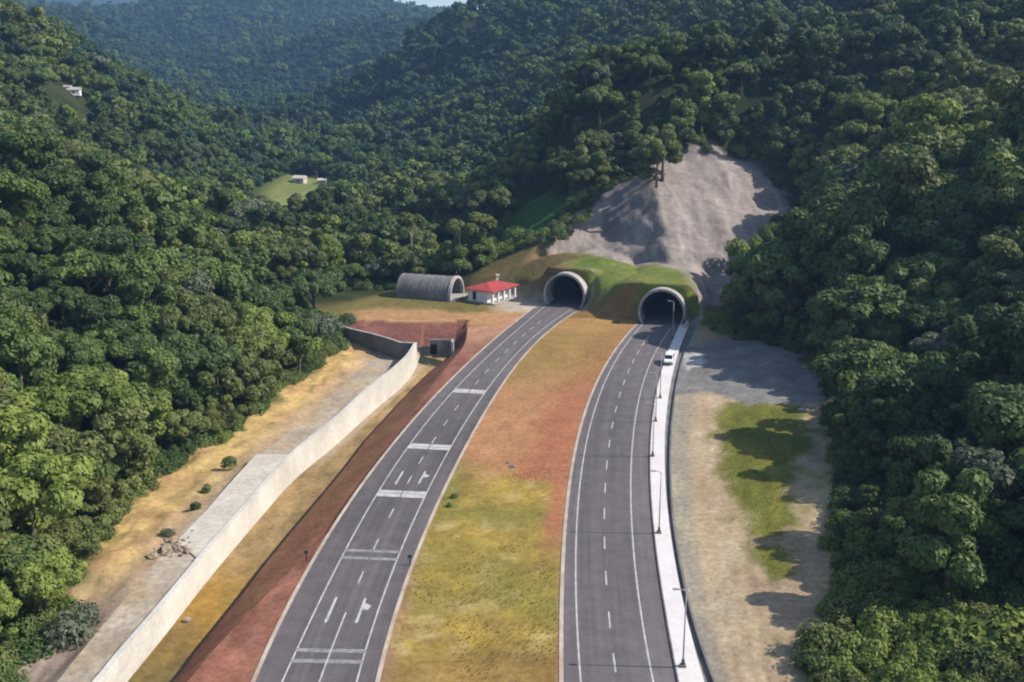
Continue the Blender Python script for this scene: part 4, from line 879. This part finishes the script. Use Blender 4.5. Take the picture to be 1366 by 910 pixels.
SHR = [(306, 622, -.4, .9, 'olive green', 'dark olive shrub halfway down the yellow bank'), (262, 680, -.1, .6, 'dark green', 'small dark shrub below the olive shrub on the yellow bank'), (276, 655, -.2, .5, 'olive green', 'smallest shrub on the yellow bank beside the slab'),
       (222, 715, .3, .55, 'grey green', 'grey green shrub at the near corner of the pale slab'), (112, 836, -.3, 1.4, 'grey green', 'pale grey dry bush at the lowest forest edge'), (84, 856, -.4, 1.6, 'grey green', 'larger pale grey dry bush beside the lowest forest edge'),
       (436, 428, -.3, 1.2, 'dark green', 'dark shrub on the grey return wall'), (468, 432, -.3, 1.4, 'dark green', 'dark shrub beside the bend of the return wall'), (452, 470, -3.0, 1.6, 'mid green', 'round green shrub under the shaded return wall'),
       (430, 478, -2.2, 1.9, 'mid green', 'bushy green shrub where the bank meets the forest'), (607, 664, 0, .35, 'mid green', 'low green shrub at the grass median edge'), (600, 676, 0, .3, 'mid green', 'smaller low shrub on the grass median edge'),
       (1100, 870, 1.2, 1.5, 'olive green', 'olive shrub at the lower end of the tan field'), (1088, 890, 1.2, 1.1, 'dark green', 'dark shrub on the tan field near the photo bottom'), (1180, 850, 1.5, 1.7, 'yellow green', 'bright yellow green shrub in the bottom corner grass'),
       (1330, 880, 2, 2.6, 'yellow green', 'big bright shrub in the bottom corner of the photo'), (1260, 868, 2, 2.0, 'yellow green', 'bright shrub between the corner bushes'), (1297, 905, 2, 1.6, 'dark green', 'dark round shrub at the bottom corner edge'),
       (985, 345, 11, 2.4, 'yellow green', 'bright green bush overlapping the lower bare slope'), (690, 318, 8.5, 2.4, 'yellow green', 'bright green bush below the shaded meadow'),
       (672, 327, 7, 2.2, 'yellow green', 'bright bush near the hillside meadow and the mound'), (706, 322, 9, 1.8, 'mid green', 'green bush at the corner of the bare slope')]
for i, (px, py, z, s_, c, lab) in enumerate(SHR):
    p = at(px, py, z)
    if py < 350: yy = {345: 268, 318: 305, 327: 300, 322: 298}[py]; q = atY(px, py, yy); p = (q[0], yy, hz(q[0], yy) - .2)
    me = bush_mesh(900 + i, 1000, 1.0, .24); me.materials.append(LEAF[c]); o = empty('shrub', p, i * 1.1); o.scale = (s_, s_, s_); tag(o, lab, 'shrub', 'shrubs near the roadworks'); link(bpy.data.objects.new('foliage', me), o)
    m = MB(); [m.tube([(0, 0, -.3), (math.cos(a) * .3, math.sin(a) * .3, .5), (math.cos(a) * .7, math.sin(a) * .7, 1.1)], [.05, .04, .015], 5) for a in (0, 2.1, 4.2)]; m.build('stem', M['bark'], o)

gx_, gy_ = scatter(-30, 45, 84, 190, .62); t_ = (gx_ - LRr(gy_)) / (RRl(gy_) - LRr(gy_)); nn = fbm(gx_ / 4, gy_ / 4); n14 = fbm(gx_ / 6, gy_ / 6)
mk = (t_ > .04) & (t_ < .97) & (gy_ < 146 + (n14 - .5) * 14 - 8 * (1 - t_) ** 2) & (nn > .47) & ((t_ < .82) | (gy_ < 116)); mk2 = (sdf(GREENP, gx_, gy_) + (fbm(gx_ / 4 + 2, gy_ / 4) - .5) * 7 < 0) & (nn > .4)
mk |= mk2; zz = np.where(mk2, .75, -.05)[mk]; gx_, gy_ = gx_[mk], gy_[mk]; gcol = bpy.data.collections.new('grass_tufts')
for k in range(3):
    g = np.random.default_rng(50 + k); v, f = [], []
    for b in range(16):
        a = g.random() * 6.28; r = g.random() * .22; h = g.uniform(.16, .42); l = g.uniform(.05, .22); w = .06; x, y = r * math.cos(a), r * math.sin(a); ca, sa = math.cos(a + 1.57), math.sin(a + 1.57); n0 = len(v)
        v += [(x - ca * w, y - sa * w, -.08), (x + ca * w, y + sa * w, -.08), (x + math.cos(a) * l, y + math.sin(a) * l, h)]; f.append((n0, n0 + 1, n0 + 2))
    me = bpy.data.meshes.new('grass_tuft'); me.from_pydata(v, [], f); me.materials.append(M['blade']); gcol.objects.link(bpy.data.objects.new(f'grass_tuft_{k:03d}', me))
me = bpy.data.meshes.new('grass'); me.vertices.add(len(gx_)); me.vertices.foreach_set('co', np.stack([gx_, gy_, zz], 1).astype(np.float32).ravel())
for nm, tp, arr in (('pick', 'INT', RNG.integers(0, 3, len(gx_))), ('turn', 'FLOAT', RNG.uniform(0, 6.28, len(gx_))), ('size', 'FLOAT', RNG.uniform(.2, .5, len(gx_)))):
    a = me.attributes.new(nm, tp, 'POINT'); a.data.foreach_set('value', arr.astype(np.int32 if tp == 'INT' else np.float32))
grass = link(bpy.data.objects.new('grass', me)); tag(grass, 'tufts of yellow green grass on the median and the field', 'grass', kind='stuff'); instancer(grass, gcol, 'grass_points')

# ------------------------------------------------------------------ thin air haze over the whole valley
hm = bpy.data.materials.new('haze_air'); hm.use_nodes = True; t = hm.node_tree; t.nodes.clear(); o_ = t.nodes.new('ShaderNodeOutputMaterial'); pv_ = t.nodes.new('ShaderNodeVolumePrincipled')
pv_.inputs['Color'].default_value = (.36, .62, 1, 1); pv_.inputs['Density'].default_value = .00014; pv_.inputs['Anisotropy'].default_value = .1; t.links.new(pv_.outputs[0], o_.inputs['Volume'])
hb = MB().box((0, 2250, 205), (6000, 5500, 462)).build('haze', hm); hb['kind'] = 'stuff'; hb['label'] = 'thin bluish haze filling the valley air'; hb.display_type = 'WIRE'
